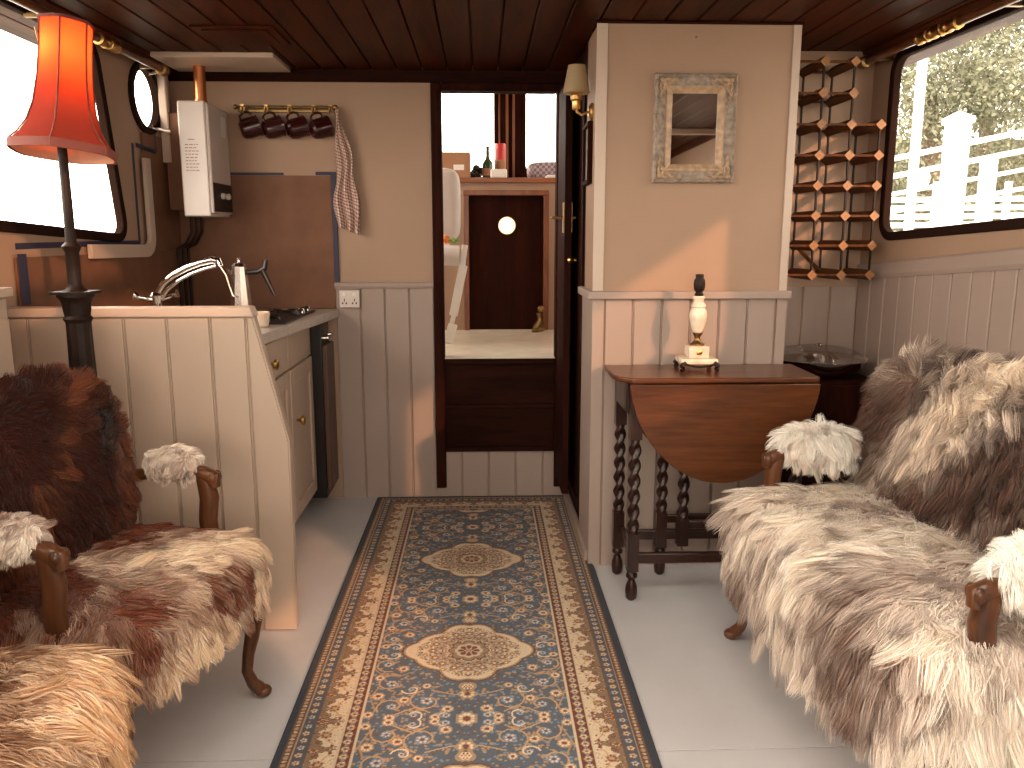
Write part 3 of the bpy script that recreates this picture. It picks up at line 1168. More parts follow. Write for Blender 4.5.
# instruction print on the side panel: rows of small dashes
m = MB()
rr = random.Random(2)
m.box(-1.165, -1.140, BY0 - .0012, BY0 - .0002, 1.578, 1.581)
for i in range(9):
    z = 1.558 - i * .0125
    x = -1.178
    while x < -1.132:
        wd = rr.uniform(.006, .014)
        m.box(x, x + wd, BY0 - .0012, BY0 - .0002, z, z + .0035)
        x += wd + .004
m.build('printed_instructions', M['card'], t, smooth=0)
m = MB()
m.lathe([(.026, 0), (.026, .02), (.023, .022), (.023, CZ - .02 - BZ1)], (-1.145, 3.55, BZ1), 20)
m.build('flue', M['copper'], t)
m = MB()
for yy in (3.50, 3.56, 3.62):
    m.tube([(-1.20, yy, BZ0), (-1.20, yy, 1.22), (-1.235, yy + .02, 1.17), (-1.27, yy + .02, 1.15), (-1.27, yy + .02, .90)], .007, 8)
m.build('pipework', M['iron'], t)

# mug rail
t = thing('mug_rail', (-.83, YB, 1.735), 'long brass rail with pegs on the back wall, mugs hanging from it', 'rail')
m = MB()
m.box(-1.04, -.625, YB - .010, YB, 1.722, 1.735)
m.box(-1.04, -.625, YB - .010, YB, 1.742, 1.750)
m.build('backplate', M['old_brass'], t, bevel=.002)
m = MB()
m.tube([(-1.035, YB - .035, 1.74), (-.625, YB - .035, 1.74)], .006, 10)
m.ball((-1.04, YB - .035, 1.74), .011)
m.ball((-.62, YB - .035, 1.74), .011)
m.build('rod', M['old_brass'], t)
pegs = [-1.010, -.912, -.812, -.712, -.640]
for px in pegs:
    m = MB()
    m.tube([(px, YB - .008, 1.738), (px, YB - .036, 1.738), (px, YB - .05, 1.724), (px, YB - .055, 1.712), (px, YB - .065, 1.716)], .0045, 8)
    m.box(px - .008, px + .008, YB - .040, YB - .03, 1.728, 1.750)
    m.build('peg', M['brass'], t)
# mugs hang by their handles, lying at a slant
def mug(i, px):
    lab = ['dark red mug hanging nearest the boiler on the brass rail', 'second dark red mug from the boiler on the rail',
           'third dark red mug from the boiler on the rail', 'dark red mug hanging beside the checked tea towel'][i]
    t = thing('mug', (px, YB - .05, 1.712), lab, 'mug', 'dark mugs on the rail', 0)
    xf = Matrix.Rotation(R(18 + 4 * i), 4, 'Z') @ Matrix.Rotation(R(72), 4, 'Y') @ Matrix.Translation((.064, 0, -.034))
    m = MB()
    m.lathe([(.0, .003), (.028, .003), (.038, .012), (.043, .035), (.042, .070), (.045, .084), (.041, .084), (.039, .04), (.030, .010), (0, .008)], (0, 0, 0), 24, xf=xf)
    m.build('bowl', M['mug'], t, local=True)
    m = MB()
    m.tube([(-.039, 0, .068), (-.055, 0, .068), (-.064, 0, .054), (-.064, 0, .036), (-.055, 0, .02), (-.037, 0, .018)], .005, 8, xf=xf)
    m.build('handle', M['mug'], t, local=True)


for i, px in enumerate(pegs[:4]):
    mug(i, px)


# checked towel
def towel():
    me = bpy.data.meshes.new('tea_towel')
    nu, nv = 60, 200
    vs, cs = [], []
    red, cr = np.array(lin((104, 40, 38))), np.array(lin((226, 204, 190)))
    for j in range(nv + 1):
        t = j / nv
        z = 1.735 - t * .50
        wdt = .024 + .062 * min(1, t * 1.4) + .018 * t
        cx = -.617 + .045 * t + .008 * math.sin(t * 5)
        for i in range(nu + 1):
            s = i / nu
            fold = math.sin(s * 17 + t * 2.2) * .010 * (.5 + t) + math.sin(s * 7 + 1 + t * 3) * .008
            x = cx + (s - .5) * wdt + .006 * math.sin(t * 14 + s * 3)
            y = YB - .035 + fold - .012 * math.sin(PI * min(1, t * 3))
            zz = z - .05 * max(0, t - .8) * 5 * (s - .2) * (1 - 0.3 * s)
            vs.append((x, min(y, YB - .004), zz))
            a = (s * 13 + t * 3) % 1 < .45
            b = (t * 36 - s * 3) % 1 < .45
            m_ = (int(a) + int(b)) / 2
            cs.append((*(cr * (1 - m_) + red * m_), 1))
    fs = [(j * (nu + 1) + i, j * (nu + 1) + i + 1, (j + 1) * (nu + 1) + i + 1, (j + 1) * (nu + 1) + i) for j in range(nv) for i in range(nu)]
    v0 = Vector((-.61, YB - .035, 1.24))
    me.from_pydata([tuple(Vector(v) - v0) for v in vs], [], fs)
    at = me.color_attributes.new('dye', 'FLOAT_COLOR', 'POINT')
    at.data.foreach_set('color', np.array(cs, np.float32).ravel())
    me.polygons.foreach_set('use_smooth', [True] * len(me.polygons))
    me.materials.append(attr_mat('checked_cotton', .9))
    o = bpy.data.objects.new('tea_towel', me)
    COL.objects.link(o)
    o.location = v0
    sl = o.modifiers.new('thick', 'SOLIDIFY')
    sl.thickness = .002
    tag(o, 'red and white checked tea towel hanging from the right end of the rail', 'towel')


towel()

# double socket
t = thing('wall_socket', (-.585, YB - .008, .925), 'white double power socket on the back wall beside the worktop', 'socket')
m = MB()
m.box(-.635, -.545, YB - .030, YB - .008, .888, .965)
m.build('plate', M['enamel'], t, bevel=.004)
for px in (-.612, -.568):
    m = MB()
    for dx, dz, a, b in ((-.008, -.012, .003, .004), (.008, -.012, .003, .004), (0, .002, .002, .006)):
        m.box(px + dx - a, px + dx + a, YB - .0315, YB - .0301, .92 + dz - b, .92 + dz + b)
    m.build('outlet', M['black'], t)
    m = MB()
    m.box(px - .006, px + .006, YB - .034, YB - .0301, .940, .955)
    m.build('switch', M['paper'], t, bevel=.001)

# tap
t = thing('mixer_tap', (-1.115, 2.85, .882), 'curved chrome swan-neck mixer tap behind the half wall', 'tap')
m = MB()
m.lathe([(.030, 0), (.030, .012), (.022, .03), (.020, .11), (.024, .12), (.016, .13), (0, .131)], (-1.115, 2.85, .882), 20)
m.lathe([(.07, 0), (.07, .004), (0, .0041)], (-1.115, 2.85, .882), 24)
m.build('base', M['chrome'], t)
for s, y2 in ((1, 2.92), (-1, 2.80)):
    m = MB()
    m.tube([(-1.115, 2.85, .985), (-1.115 + .035 * s, y2, .998), (-1.115 + .05 * s, y2, 1.004)], [.009, .008, .015], 10)
    m.build('lever', M['chrome'], t)
m = MB()
pp = [(-1.115, 2.85, .985), (-1.108, 2.85, 1.01), (-1.085, 2.85, 1.042), (-1.05, 2.85, 1.070), (-1.005, 2.85, 1.094), (-.955, 2.848, 1.112), (-.915, 2.846, 1.122), (-.895, 2.845, 1.118), (-.89, 2.845, 1.100)]
m.tube(pp, [.011, .011, .011, .011, .011, .011, .013, .014, .012], 12)
m.tube([(p[0] + .012, p[1], p[2] - .020) for p in pp[1:7]], .006, 10)
m.build('spout', M['chrome'], t)
m = MB()
m.tube([(-.89, 2.845, 1.10), (-.872, 2.845, 1.07), (-.862, 2.845, 1.03), (-.852, 2.845, 1.0), (-.835, 2.845, .995)], .004, 8)
m.build('pull_chain', M['steel'], t)
# sink
t = thing('kitchen_sink', (-1.02, 2.62, .86), 'stainless kitchen sink let into the worktop behind the half wall', 'sink')
m = MB()
lp = rrect(-1.20, -.86, 2.48, 2.74, .05)
offset_ring(m, lp, lambda a, b, d: (a, b, .883 + d), 0, .02, 0, .006)
m.build('rim', M['steel'], t)

# percolator
t = thing('coffee_pot', (-.845, 3.05, .882), 'tapered steel stovetop coffee pot with a black handle, on the near side of the hob', 'coffee pot')
cx, cy = -.90, 3.10
POTZ = .9045
m = MB()
m.lathe([(.040, 0), (.043, .004), (.038, .07), (.031, .14), (.028, .185), (.024, .188)], (cx, cy, POTZ), 10)
m.build('pot_body', M['steel'], t, smooth=20)
m = MB()
m.lathe([(.028, 0), (.020, .010), (.006, .014), (.005, .022), (.009, .028), (0, .034)], (cx, cy, 1.092), 10)
m.build('pot_lid', M['steel'], t, smooth=20)
m = MB()
m.tube([(cx + .026, cy, 1.07), (cx + .065, cy, 1.07), (cx + .095, cy, 1.085), (cx + .10, cy, 1.115)], [.008, .009, .010, .008], 10)
m.tube([(cx + .085, cy, 1.075), (cx + .105, cy, 1.03), (cx + .125, cy, .985)], [.010, .009, .007], 10)
m.build('pot_handle', M['black'], t)
m = MB()
m.tube([(cx - .028, cy, 1.06), (cx - .045, cy, 1.085)], [.012, .006], 8)
m.build('spout', M['steel'], t)

# hob
t = thing('gas_hob', (-.90, 3.30, .882), 'black gas hob with pan supports, set on the worktop under the mugs', 'hob')
m = MB()
m.box(-1.10, -.72, 3.02, 3.56, .882, .890)
m.build('hob_plate', M['black'], t, bevel=.003)
for bx, by in ((-1.0, 3.14), (-1.0, 3.42), (-.82, 3.18), (-.82, 3.42)):
    m = MB()
    m.lathe([(.030, 0), (.030, .006), (.022, .010), (0, .010)], (bx, by, .890), 18)
    m.build('burner', M['iron'], t)
    m = MB()
    for k in range(4):
        a = k * PI / 2 + PI / 4
        m.tube([(bx + .020 * math.cos(a), by + .020 * math.sin(a), .9), (bx + .075 * math.cos(a), by + .075 * math.sin(a), .9), (bx + .08 * math.cos(a), by + .08 * math.sin(a), .890)], .0035, 6)
    m.build('pan_support', M['black'], t)
for k in range(4):
    m = MB()
    m.lathe([(.016, 0), (.015, .016), (.012, .020), (0, .020)], (-.745, 3.34 + k * .055, .890), 14)
    m.build('hob_knob', M['chrome'] if k in (1, 3) else M['black'], t)
# cream bowl at the near end
m = MB()
m.lathe([(0, .002), (.024, .0), (.030, .004), (.036, .050), (.034, .053), (.030, .045), (.024, .010), (0, .009)], (-.795, 2.955, .882), 24)
tag(m.build('small_bowl', M['alabaster']), 'small cream bowl on the worktop edge right behind the slanting half wall', 'bowl')

# ------------------------------------------------------------------ pale cupboard at far left
t = thing('cream_cupboard', (-1.28, 1.88, 0), 'cream painted low cupboard against the left wall, cut by the photo edge', 'cupboard')
m = MB()
m.box(-1.363, -1.19, 1.66, 2.10, 0, 1.05)
m.build('body', M['cream'], t, bevel=.004)
m = MB()
m.box(-1.363, -1.178, 1.645, 2.115, 1.05, 1.075)
m.build('top', M['trim'], t, bevel=.004)
m = MB()
m.box(-1.19, -1.176, 1.68, 2.08, .08, 1.0)
m.build('door', M['cream'], t, bevel=.004)

# ------------------------------------------------------------------ floor lamp
LX, LY = -1.052, 2.17
t = thing('floor_lamp', (LX, LY, 0), 'lit floor lamp with red bell shade and dark column, by the left window', 'lamp')
m = MB()
m.lathe([(.14, 0), (.14, .02), (.12, .03), (.10, .05), (.05, .08), (.042, .10)], (LX, LY, 0), 8)
m.build('base', M['iron'], t, smooth=20)
def flute(r, z, a): return r * (1 - .05 * abs(math.cos(a * 6)))
m = MB()
m.lathe([(.040, .10), (.038, .3), (.035, .7), (.031, .95), (.031, .985)], (LX, LY, 0), 48, fn=flute)
m.build('column', M['iron'], t)
m = MB()
m.lathe([(.031, .98), (.036, .99), (.031, .998), (.033, 1.01), (.035, 1.03), (.041, 1.042), (.046, 1.047), (.046, 1.055)], (LX, LY, 0), 32, fn=lambda r, z, a: r * (1 + .06 * math.cos(8 * a) if 1.0 < z < 1.035 else 1))
m.box(LX - .046, LX + .046, LY - .046, LY + .046, 1.054, 1.061)
m.build('capital', M['iron'], t, smooth=25)
m = MB()
m.lathe([(.030, 1.061), (.020, 1.070), (.017, 1.08), (.017, 1.16), (.020, 1.165), (.024, 1.175), (.014, 1.185), (.0125, 1.21), (.0115, 1.40), (.011, 1.50)], (LX, LY, 0), 20)
m.build('stem', M['iron'], t)
m = MB()
m.lathe([(.016, 1.50), (.018, 1.51), (.018, 1.545), (.012, 1.55)], (LX, LY, 0), 16)
m.build('bulb_holder', M['old_brass'], t)
m = MB()
m.ball((LX, LY, 1.585), (.022, .022, .034))
m.build('bulb', M['bulb'], t)
# shade: six panels, bell outline
SC = [(.119, 1.398), (.119, 1.418), (.101, 1.438), (.082, 1.470), (.069, 1.515), (.061, 1.58), (.058, 1.65), (.0585, 1.722)]
def hexr(r, z, a):
    k = PI / 3
    q = ((a + .3) % k) - k / 2
    return r * (.35 + .65 * math.cos(k / 2) / math.cos(q)) * 1.03
m = MB()
seg = 48
vs, fs = [], []
for r, z in SC:
    for k in range(seg):
        a = 2 * PI * k / seg
        rr = hexr(r, z, a)
        vs.append((LX + rr * math.cos(a), LY + rr * math.sin(a), z))
for i in range(len(SC) - 1):
    for k in range(seg):
        fs.append((i * seg + k, i * seg + (k + 1) % seg, (i + 1) * seg + (k + 1) % seg, (i + 1) * seg + k))
m.add(vs, fs)
sh = m.build('lamp_shade', M['red_shade'], t, smooth=60, clean=False)
m = MB()
vs = []
for r, z in SC:
    for k in range(seg):
        a = 2 * PI * k / seg
        rr = hexr(r, z, a) - .003
        vs.append((LX + rr * math.cos(a), LY + rr * math.sin(a), z + .001))
m.add(vs, fs)
m.build('lining', M['shade_in'], sh, smooth=60, clean=False)
m = MB()
for r, z, w_, th in ((.1200, 1.398, .021, .0012), (.0595, 1.715, .007, .002)):
    m = MB()
    vs, fs = [], []
    for dr, dz in ((-.001, 0), (th + .001, 0), (th + .001, w_), (-.001, w_)):
        for k in range(seg):
            a = 2 * PI * k / seg
            rr = hexr(r + dr + .0015, z, a)
            vs.append((LX + rr * math.cos(a), LY + rr * math.sin(a), z + dz))
    for j in range(4):
        for k in range(seg):
            fs.append((j * seg + k, j * seg + (k + 1) % seg, ((j + 1) % 4) * seg + (k + 1) % seg, ((j + 1) % 4) * seg + k))
    m.add(vs, fs)
    m.build('braid', M['shade_band'], sh)
m = MB()
for k in range(6):
    a = k * PI / 3 - .3
    m.tube([(LX + hexr(r, z, a) * 1.01 * math.cos(a), LY + hexr(r, z, a) * 1.01 * math.sin(a), z) for r, z in SC], .0022, 6)
m.build('seam_piping', M['shade_band'], sh)
pv_ = Matrix.Translation((0, 0, 1.55))
sh.matrix_local = Matrix.Translation((.020, 0, 0)) @ pv_ @ Matrix.Rotation(R(-6), 4, 'X') @ Matrix.Rotation(R(3.5), 4, 'Y') @ pv_.inverted()
m = MB()
for k in range(3):
    a = k * 2 * PI / 3 - .3
    m.tube([(LX + .012 * math.cos(a), LY + .012 * math.sin(a), 1.52), (LX + .030 * math.cos(a), LY + .030 * math.sin(a), 1.66), (LX + .036 * math.cos(a), LY + .036 * math.sin(a), 1.70)], .0015, 6)
m.build('shade_carrier', M['old_brass'], t)
bl = bpy.data.lights.new('floor_lamp_bulb', 'POINT')
bl.energy = 5.5
bl.color = (1.0, .50, .20)
bl.shadow_soft_size = .035
bo = bpy.data.objects.new('floor_lamp_bulb', bl)
COL.objects.link(bo)
bo.location = (LX, LY, 1.655)

# ------------------------------------------------------------------ things on the partition
# mirror
t = thing('wall_mirror', (.722, PY, 1.56), 'rectangular mirror in an ornate distressed frame on the white partition', 'mirror')
mx0, mx1, mz0, mz1 = .580, .858, 1.380, 1.735
fw = .055
m = MB()
loop = [(mx1, mz1), (mx0, mz1), (mx0, mz0), (mx1, mz0)]
def rectframe(m, x0, x1, z0, z1, prof):
    """prof [(inset, height)]"""
    vs, fs = [], []
    for ins, hh in prof:
        for px, pz in ((x0 + ins, z0 + ins), (x1 - ins, z0 + ins), (x1 - ins, z1 - ins), (x0 + ins, z1 - ins)):
            vs.append((px, PY - hh, pz))
    for i in range(len(prof) - 1):
        for k in range(4):
            fs.append((i * 4 + k, i * 4 + (k + 1) % 4, (i + 1) * 4 + (k + 1) % 4, (i + 1) * 4 + k))
    m.add(vs, fs)
rectframe(m, mx0, mx1, mz0, mz1, [(0, 0), (0, .020), (.004, .026), (.010, .026), (.014, .020), (.034, .014), (.038, .014)])
m.build('frame', M['frame_grey'], t, smooth=0)
m = MB()
rectframe(m, mx0, mx1, mz0, mz1, [(.038, .014), (.040, .022), (.046, .022), (.056, .016), (.062, .012), (.062, .004)])
m.build('inner_moulding', M['frame_gold'], t, smooth=0)
m = MB()
n = 34
for i in range(n):
    for a, zz in ((mx0 + (i + .5) * (mx1 - mx0) / n, mz0 + .006), (mx0 + (i + .5) * (mx1 - mx0) / n, mz1 - .006)):
        m.ball((a, PY - .026, zz), (.0045, .004, .0045), 6, 4)
n = 42
for i in range(n):
    for a in (mx0 + .006, mx1 - .006):
        m.ball((a, PY - .026, mz0 + (i + .5) * (mz1 - mz0) / n), (.0045, .004, .0045), 6, 4)
m.build('beading', M['frame_grey'], t)
for cxs, czs, sx, sz in ((mx0, mz0, 1, 1), (mx1, mz0, -1, 1), (mx0, mz1, 1, -1), (mx1, mz1, -1, -1)):
    m = MB()
    for flip in (0, 1):
        for pts in ([(.016, .016), (.03, .022), (.045, .018), (.055, .024), (.05, .032), (.042, .028)], [(.02, .03), (.034, .034), (.048, .036), (.062, .020), (.075, .022)], [(.070, .016), (.078, .026), (.088, .02)]):
            q = [((p[1], p[0]) if flip else p) for p in pts]
            m.tube([(cxs + sx * p[0], PY - .022, czs + sz * p[1]) for p in q], [.005] * (len(q) - 1) + [.003], 6)
    m.ball((cxs + sx * .022, PY - .024, czs + sz * .022), .009, 8, 6)
    m.build('corner_scroll', M['frame_gold'], t)
m = MB()
m.box(mx0 + .058, mx1 - .058, PY - .007, PY - .004, mz0 + .058, mz1 - .058)
m.build('mirror_glass', M['mirror'], t, smooth=0)
m = MB()
m.lathe([(.004, 0), (.004, .004), (0, .005)], (0, 0, 0), 10, xf=Matrix.Translation((.717, PY, 1.853)) @ Matrix.Rotation(R(90), 4, 'X'))
tag(m.build('screw', M['old_brass']), 'small brass screw in the white partition above the mirror', 'screw')

# sconce
SX, SY, SZ = PX0, 3.0, 1.632
t = thing('wall_sconce', (SX, SY, SZ), 'brass wall sconce with a cream shade on the side of the white partition', 'wall lamp')
m = MB()
m.lathe([(.030, 0), (.030, .006), (.022, .012), (.012, .016), (0, .016)], (0, 0, 0), 20, xf=Matrix.Translation((SX, SY, SZ)) @ Matrix.Rotation(R(-90), 4, 'Y'))
m.build('wall_plate', M['brass'], t)
m = MB()
m.tube([(SX - .014, SY, SZ), (SX - .04, SY, SZ - .01), (SX - .055, SY, SZ), (SX - .058, SY, SZ + .012)], .005, 10)
m.lathe([(.010, 0), (.014, .006), (.014, .03), (.020, .036), (.020, .048), (.026, .055), (.012, .06)], (SX - .058, SY, SZ + .005), 18)
m.build('arm', M['brass'], t)
m = MB()
vs, fs = [], []
for r, z in ((.048, .062), (.030, .155)):
    for k in range(32):
        a = 2 * PI * k / 32
        vs.append((SX - .058 + r * math.cos(a), SY + r * math.sin(a), SZ + z))
fs = [(k, (k + 1) % 32, 32 + (k + 1) % 32, 32 + k) for k in range(32)]
m.add(vs, fs)
m.build('lamp_shade', M['cream_shade'], t, smooth=60)

# framed picture on the partition's side
t = thing('picture_frame', (PX0, 3.06, 1.5), 'narrow dark framed picture on the side of the white partition under the sconce', 'picture')
m = MB()
for a, b, c, d in ((2.98, 3.13, 1.385, 1.40), (2.98, 3.13, 1.585, 1.60), (2.98, 2.995, 1.40, 1.585), (3.115, 3.13, 1.40, 1.585)):
    m.box(PX0 - .018, PX0, a, b, c, d)
m.build('frame', M['dark'], t, bevel=.002)
m = MB()
m.box(PX0 - .008, PX0 - .001, 2.99, 3.12, 1.395, 1.59)
m.build('print', M['print'], t)

# ------------------------------------------------------------------ gateleg table
GX0, GX1, GY0, GY1, GZ = .455, 1.078, 2.548, 2.83, .757
t = thing('gateleg_table', (.77, 2.72, 0), 'oak gateleg table with a hanging rounded leaf and barley twist legs, against the partition', 'table')
def topoutline():
    c = .035
    return [(GX0 - .018, GY0 + c), (GX0 + .02, GY0 - .004), (GX1 - .005, GY0 - .004), (GX1 + .004, GY0 + .01), (GX1 + .012, GY1), (GX0 - .03, GY1), (GX0 - .03, GY0 + .09)]
m = MB()
m.prism(topoutline(), 'z', GZ - .018, GZ)
m.build('tabletop', M['oak'], t, bevel=.005, seg=3)
# leaf: part of an ellipse hanging down
m = MB()
pts = [(GX0 + .012, GZ - .020), (GX1 - .004, GZ - .020)]
cxl, half, dep = (GX0 + GX1) / 2 + .004, .305, .325
n = 28
prof = []
for i in range(n + 1):
    a = PI * i / n
    px = cxl + half * math.cos(a)
    pz = GZ - .020 - dep * (math.sin(a) ** 1.2)
    prof.append((px, pz))
poly = prof
m.prism(poly, 'y', GY0 - .016, GY0 - .001)
m.build('drop_leaf', M['oak'], t, bevel=.004)
# rear leaf
m = MB()
m.prism(poly, 'y', GY1 - .002, GY1 + .010)
m.build('drop_leaf', M['oak'], t, bevel=.003)
m = MB()
m.box(GX0 + .005, GX1 - .03, GY0 + .03, GY0 + .05, GZ - .115, GZ - .019)
m.box(GX0 + .005, GX1 - .03, GY1 - .055, GY1 - .035, GZ - .115, GZ - .019)
m.box(GX0 + .005, GX0 + .025, GY0 + .05, GY1 - .055, GZ - .115, GZ - .019)
m.box(GX1 - .05, GX1 - .03, GY0 + .05, GY1 - .055, GZ - .115, GZ - .019)
m.build('apron', M['oak_dark'], t, bevel=.003)
def twist_leg(px, py, ztop, name='leg', gate=False, z0=0.0):
    m = MB()
    r = .019
    m.box(px - r, px + r, py - r, py + r, .555, ztop)
    m.box(px - r, px + r, py - r, py + r, .105 + z0, .235)
    N = 80
    N = 110
    zs = [.235 + (.555 - .235) * i / N for i in range(N + 1)]
    def f(rr, z, a):
        tt = (z - .235) / .32
        e = min(1, min(tt, 1 - tt) * 12)
        return .0165 + e * .0055 * math.cos(a * 2 - z * 2 * PI / .052) - .001 * e
    m.lathe([(.018, z) for z in zs], (px, py, 0), 20, fn=f)
    if z0 == 0:
        m.lathe([(.010, 0), (.018, .008), (.0205, .03), (.019, .05), (.012, .068), (.011, .074), (.019, .082), (.019, .092), (.013, .100), (.018, .106)], (px, py, 0), 18)
    m.build(name, M['oak_dark'], t, smooth=40, bevel=.0)
lx0, lx1 = .492, 1.025
ly0, ly1 = 2.567, 2.785
twist_leg(lx0, ly0, GZ - .018)
twist_leg(lx0 - .012, ly1, GZ - .018)
twist_leg(lx1, ly0, GZ - .018)
twist_leg(lx1, ly1, GZ - .018)
twist_leg(.632, 2.775, GZ - .10, 'gate_leg')
twist_leg(.690, 2.700, GZ - .10, 'gate_leg', z0=.035)
m = MB()
m.box(lx0 + .019, lx1 - .019, ly0 - .010, ly0 + .010, .130, .165)
m.box(lx0 + .019, lx1 - .019, ly1 - .010, ly1 + .010, .130, .165)
m.box(lx0 - .010, lx0 + .010, ly0 + .019, ly1 - .019, .150, .185)
m.box(lx1 - .010, lx1 + .010, ly0 + .019, ly1 - .019, .150, .185)
m.box(.651, lx1 - .019, 2.765, 2.785, .195, .225)
m.box(.709, lx1 - .019, 2.69, 2.71, .200, .228)
m.build('stretcher', M['oak_dark'], t, bevel=.003)

# table lamp base without its shade
LBX, LBY = .722, 2.72
t = thing('table_lamp', (LBX, LBY, GZ), 'alabaster and brass table lamp base without a shade, standing on the gateleg table', 'lamp')
m = MB()
m.box(LBX - .062, LBX + .062, LBY - .05, LBY + .05, GZ + .022, GZ + .042)
m.build('plinth', M['alabaster'], t, bevel=.006)
m = MB()
m.box(LBX - .034, LBX + .034, LBY - .034, LBY + .034, GZ + .0421, GZ + .082)
m.build('block', M['alabaster'], t, bevel=.003)
m = MB()
m.lathe([(.010, 0), (.010, .002), (.006, .004), (0, .004)], (0, 0, 0), 16, xf=Matrix.Translation((LBX, LBY - .034, GZ + .062)) @ Matrix.Rotation(R(90), 4, 'X'))
m.build('rosette', M['brass'], t)
for sx in (-1, 1):
    for sy in (-1, 1):
        m = MB()
        m.tube([(LBX + sx * .050, LBY + sy * .042, GZ + .030), (LBX + sx * .060, LBY + sy * .048, GZ + .018), (LBX + sx * .054, LBY + sy * .044, GZ + .007), (LBX + sx * .060, LBY + sy * .05, GZ + .003)], [.010, .009, .006, .008], 8)
        m.build('claw_foot', M['iron'], t)
for sy in (-1, 1):
    m = MB()
    m.tube([(LBX + a * .05, LBY + sy * .0515, GZ + .022 + .010 * (abs(a) ** 2 - .6)) for a in [-1, -.8, -.5, -.25, 0, .25, .5, .8, 1]], .004, 6)
    m.build('swag', M['iron'], t)

m = MB()
m.lathe([(.024, .0821), (.024, .088), (.014, .095), (.009, .105), (.010, .112), (.016, .120), (.017, .126)], (LBX, LBY, GZ), 22)
m.build('brass_foot', M['old_brass'], t)
m = MB()
m.lathe([(.015, .126), (.020, .138), (.027, .165), (.029, .185), (.027, .200), (.022, .208), (.025, .213), (.023, .220), (.016, .228), (.018, .238), (.021, .243), (.018, .248)], (LBX, LBY, GZ), 40,
        fn=lambda r, z, a: r * (1 + (.05 * abs(math.cos(a * 6)) if .135 < z < .20 else 0)))
m.build('baluster', M['alabaster'], t)
m = MB()
m.lathe([(.013, .248), (.014, .254), (.010, .26), (.016, .268), (.018, .285), (.017, .300), (.012, .308), (.013, .318), (.009, .320)], (LBX, LBY, GZ), 20,
        fn=lambda r, z, a: r * (1 + .1 * math.cos(a * 4)))
m.build('bulb_holder', M['iron'], t)

# ------------------------------------------------------------------ drum table with chrome dish
t = thing('side_cabinet', (1.30, 3.08, 0), 'very dark low cabinet in the corner behind the fleece settee', 'cabinet')
m = MB()
m.box(1.085, 1.47, 2.93, 3.26, 0, .675)
m.build('body', M['dark'], t, bevel=.01)
m = MB()
m.box(1.105, 1.455, 2.916, 2.93, .05, .66)
m.build('door', M['dark'], t, bevel=.004)
t = thing('dish', (1.275, 3.09, .675), 'round polished chrome dish under a low clear glass dome, on the dark corner cabinet', 'dish')
cx, cy = 1.285, 3.07
m = MB()
m.lathe([(0, .002), (.10, 0), (.145, .025), (.182, .065), (.186, .07), (.180, .071), (.135, .035), (.095, .010), (0, .008)], (cx, cy, .675), 48)
m.build('bowl', M['chrome'], t)
m = MB()
m.lathe([(.168, .066), (.160, .084), (.12, .103), (.07, .112), (0, .115)], (cx, cy, .675), 40)
m.build('glass_dome', M['clear'], t)
m = MB()
m.ball((cx, cy, .675 + .118), (.016, .016, .007))
m.build('dome_knob', M['chrome'], t)

# ------------------------------------------------------------------ wine rack
t = thing('wine_rack', (1.34, 3.18, 1.04), 'honeycomb wooden wine rack fixed on the recess wall beside the right window', 'wine rack')
RX = [1.122, 1.232, 1.343, 1.452]
cz = [1.058 + .1085 * i for i in range(8)]
RY0, RY1 = 3.05, 3.262
NS = set((i, k) for i in range(4) for k in range(8 if i < 3 else 6) if not (i == 3 and k > 5))
base_end = base_rail = None
r = .0195
for (i, k) in sorted(NS):
    x, z = RX[i], cz[k]
    if base_end is None:
        m = MB()
        m.prism([(x - r, z), (x, z - r), (x + r, z), (x, z + r)], 'y', RY0 - .003, RY0 + .0)
        base_end = m.build('diamond_end', M['pine'], t)
        m = MB()
        m.prism([(x - r, z), (x, z - r), (x + r, z), (x, z + r)], 'y', RY0, RY1)
        base_rail = m.build('depth_rail', M['rackbar'], t)
    else:
        for b in (base_end, base_rail):
            c = b.copy()
            COL.objects.link(c)
            c.parent = t
            c.location = (x - RX[0], 0, z - cz[0])
bars = []
for (i, k) in sorted(NS):
    x, z = RX[i], cz[k]
    if (i + 1, k) in NS:
        m = MB()
        for y in (RY0, RY1 - .02):
            m = MB()
            m.box(x + r - .004, RX[i + 1] - r + .004, y + .002, y + .012, z - .004, z + .004)
            m.build('cross_bar', M['rackbar'], t)
    if (i, k + 1) in NS:
        m = MB()
        for y in (RY0, RY1 - .02):
            m = MB()
            m.box(x - .003, x + .003, y + .003, y + .012, z + r - .003, cz[k + 1] - r + .003)
            m.build('upright', M['iron'], t)
for (i, k, j, l) in ((1, 1, 2, 0), (0, 7, 1, 6)):
    m = MB()
    m.tube([(RX[i], RY1 - .03, cz[k]), (RX[j], RY1 - .03, cz[l])], .008, 6)
    m.build('brace', M['rackbar'], t)

# ------------------------------------------------------------------ aft cabin beyond the doorway
AZ, AY = .66, 4.80
mb = MB()
mb.box(-1.1, 1.3, YB + .04, AY + .5, AZ - .04, AZ)
mb.box(DX0, DX1, YB - .034, YB + .05, .6565, AZ)
tag(mb.build('floor', M['lino'], bevel=.002), kind='structure')
mb = MB()
holed(mb, [(YB + .04, AZ), (AY + .5, AZ), (AY + .5, 2.3), (YB + .04, 2.3)], [rrect(YB + .1, AY + .4, 1.35, 2.24, .04)], lambda a, b, d: (-1.1 - d, a, b), .04)
tag(mb.build('wall_aft_left', M['white']), kind='structure')
mb = MB()
holed(mb, [(YB + .04, AZ), (AY + .5, AZ), (AY + .5, 2.3), (YB + .04, 2.3)], [rrect(YB + .1, AY + .4, 1.35, 2.24, .04)], lambda a, b, d: (.95 + d, a, b), .04)
tag(mb.build('wall_aft_right', M['white']), kind='structure')
mb = MB()
mb.box(-1.15, 1.3, YB + .04, AY + .5, 2.3, 2.34)
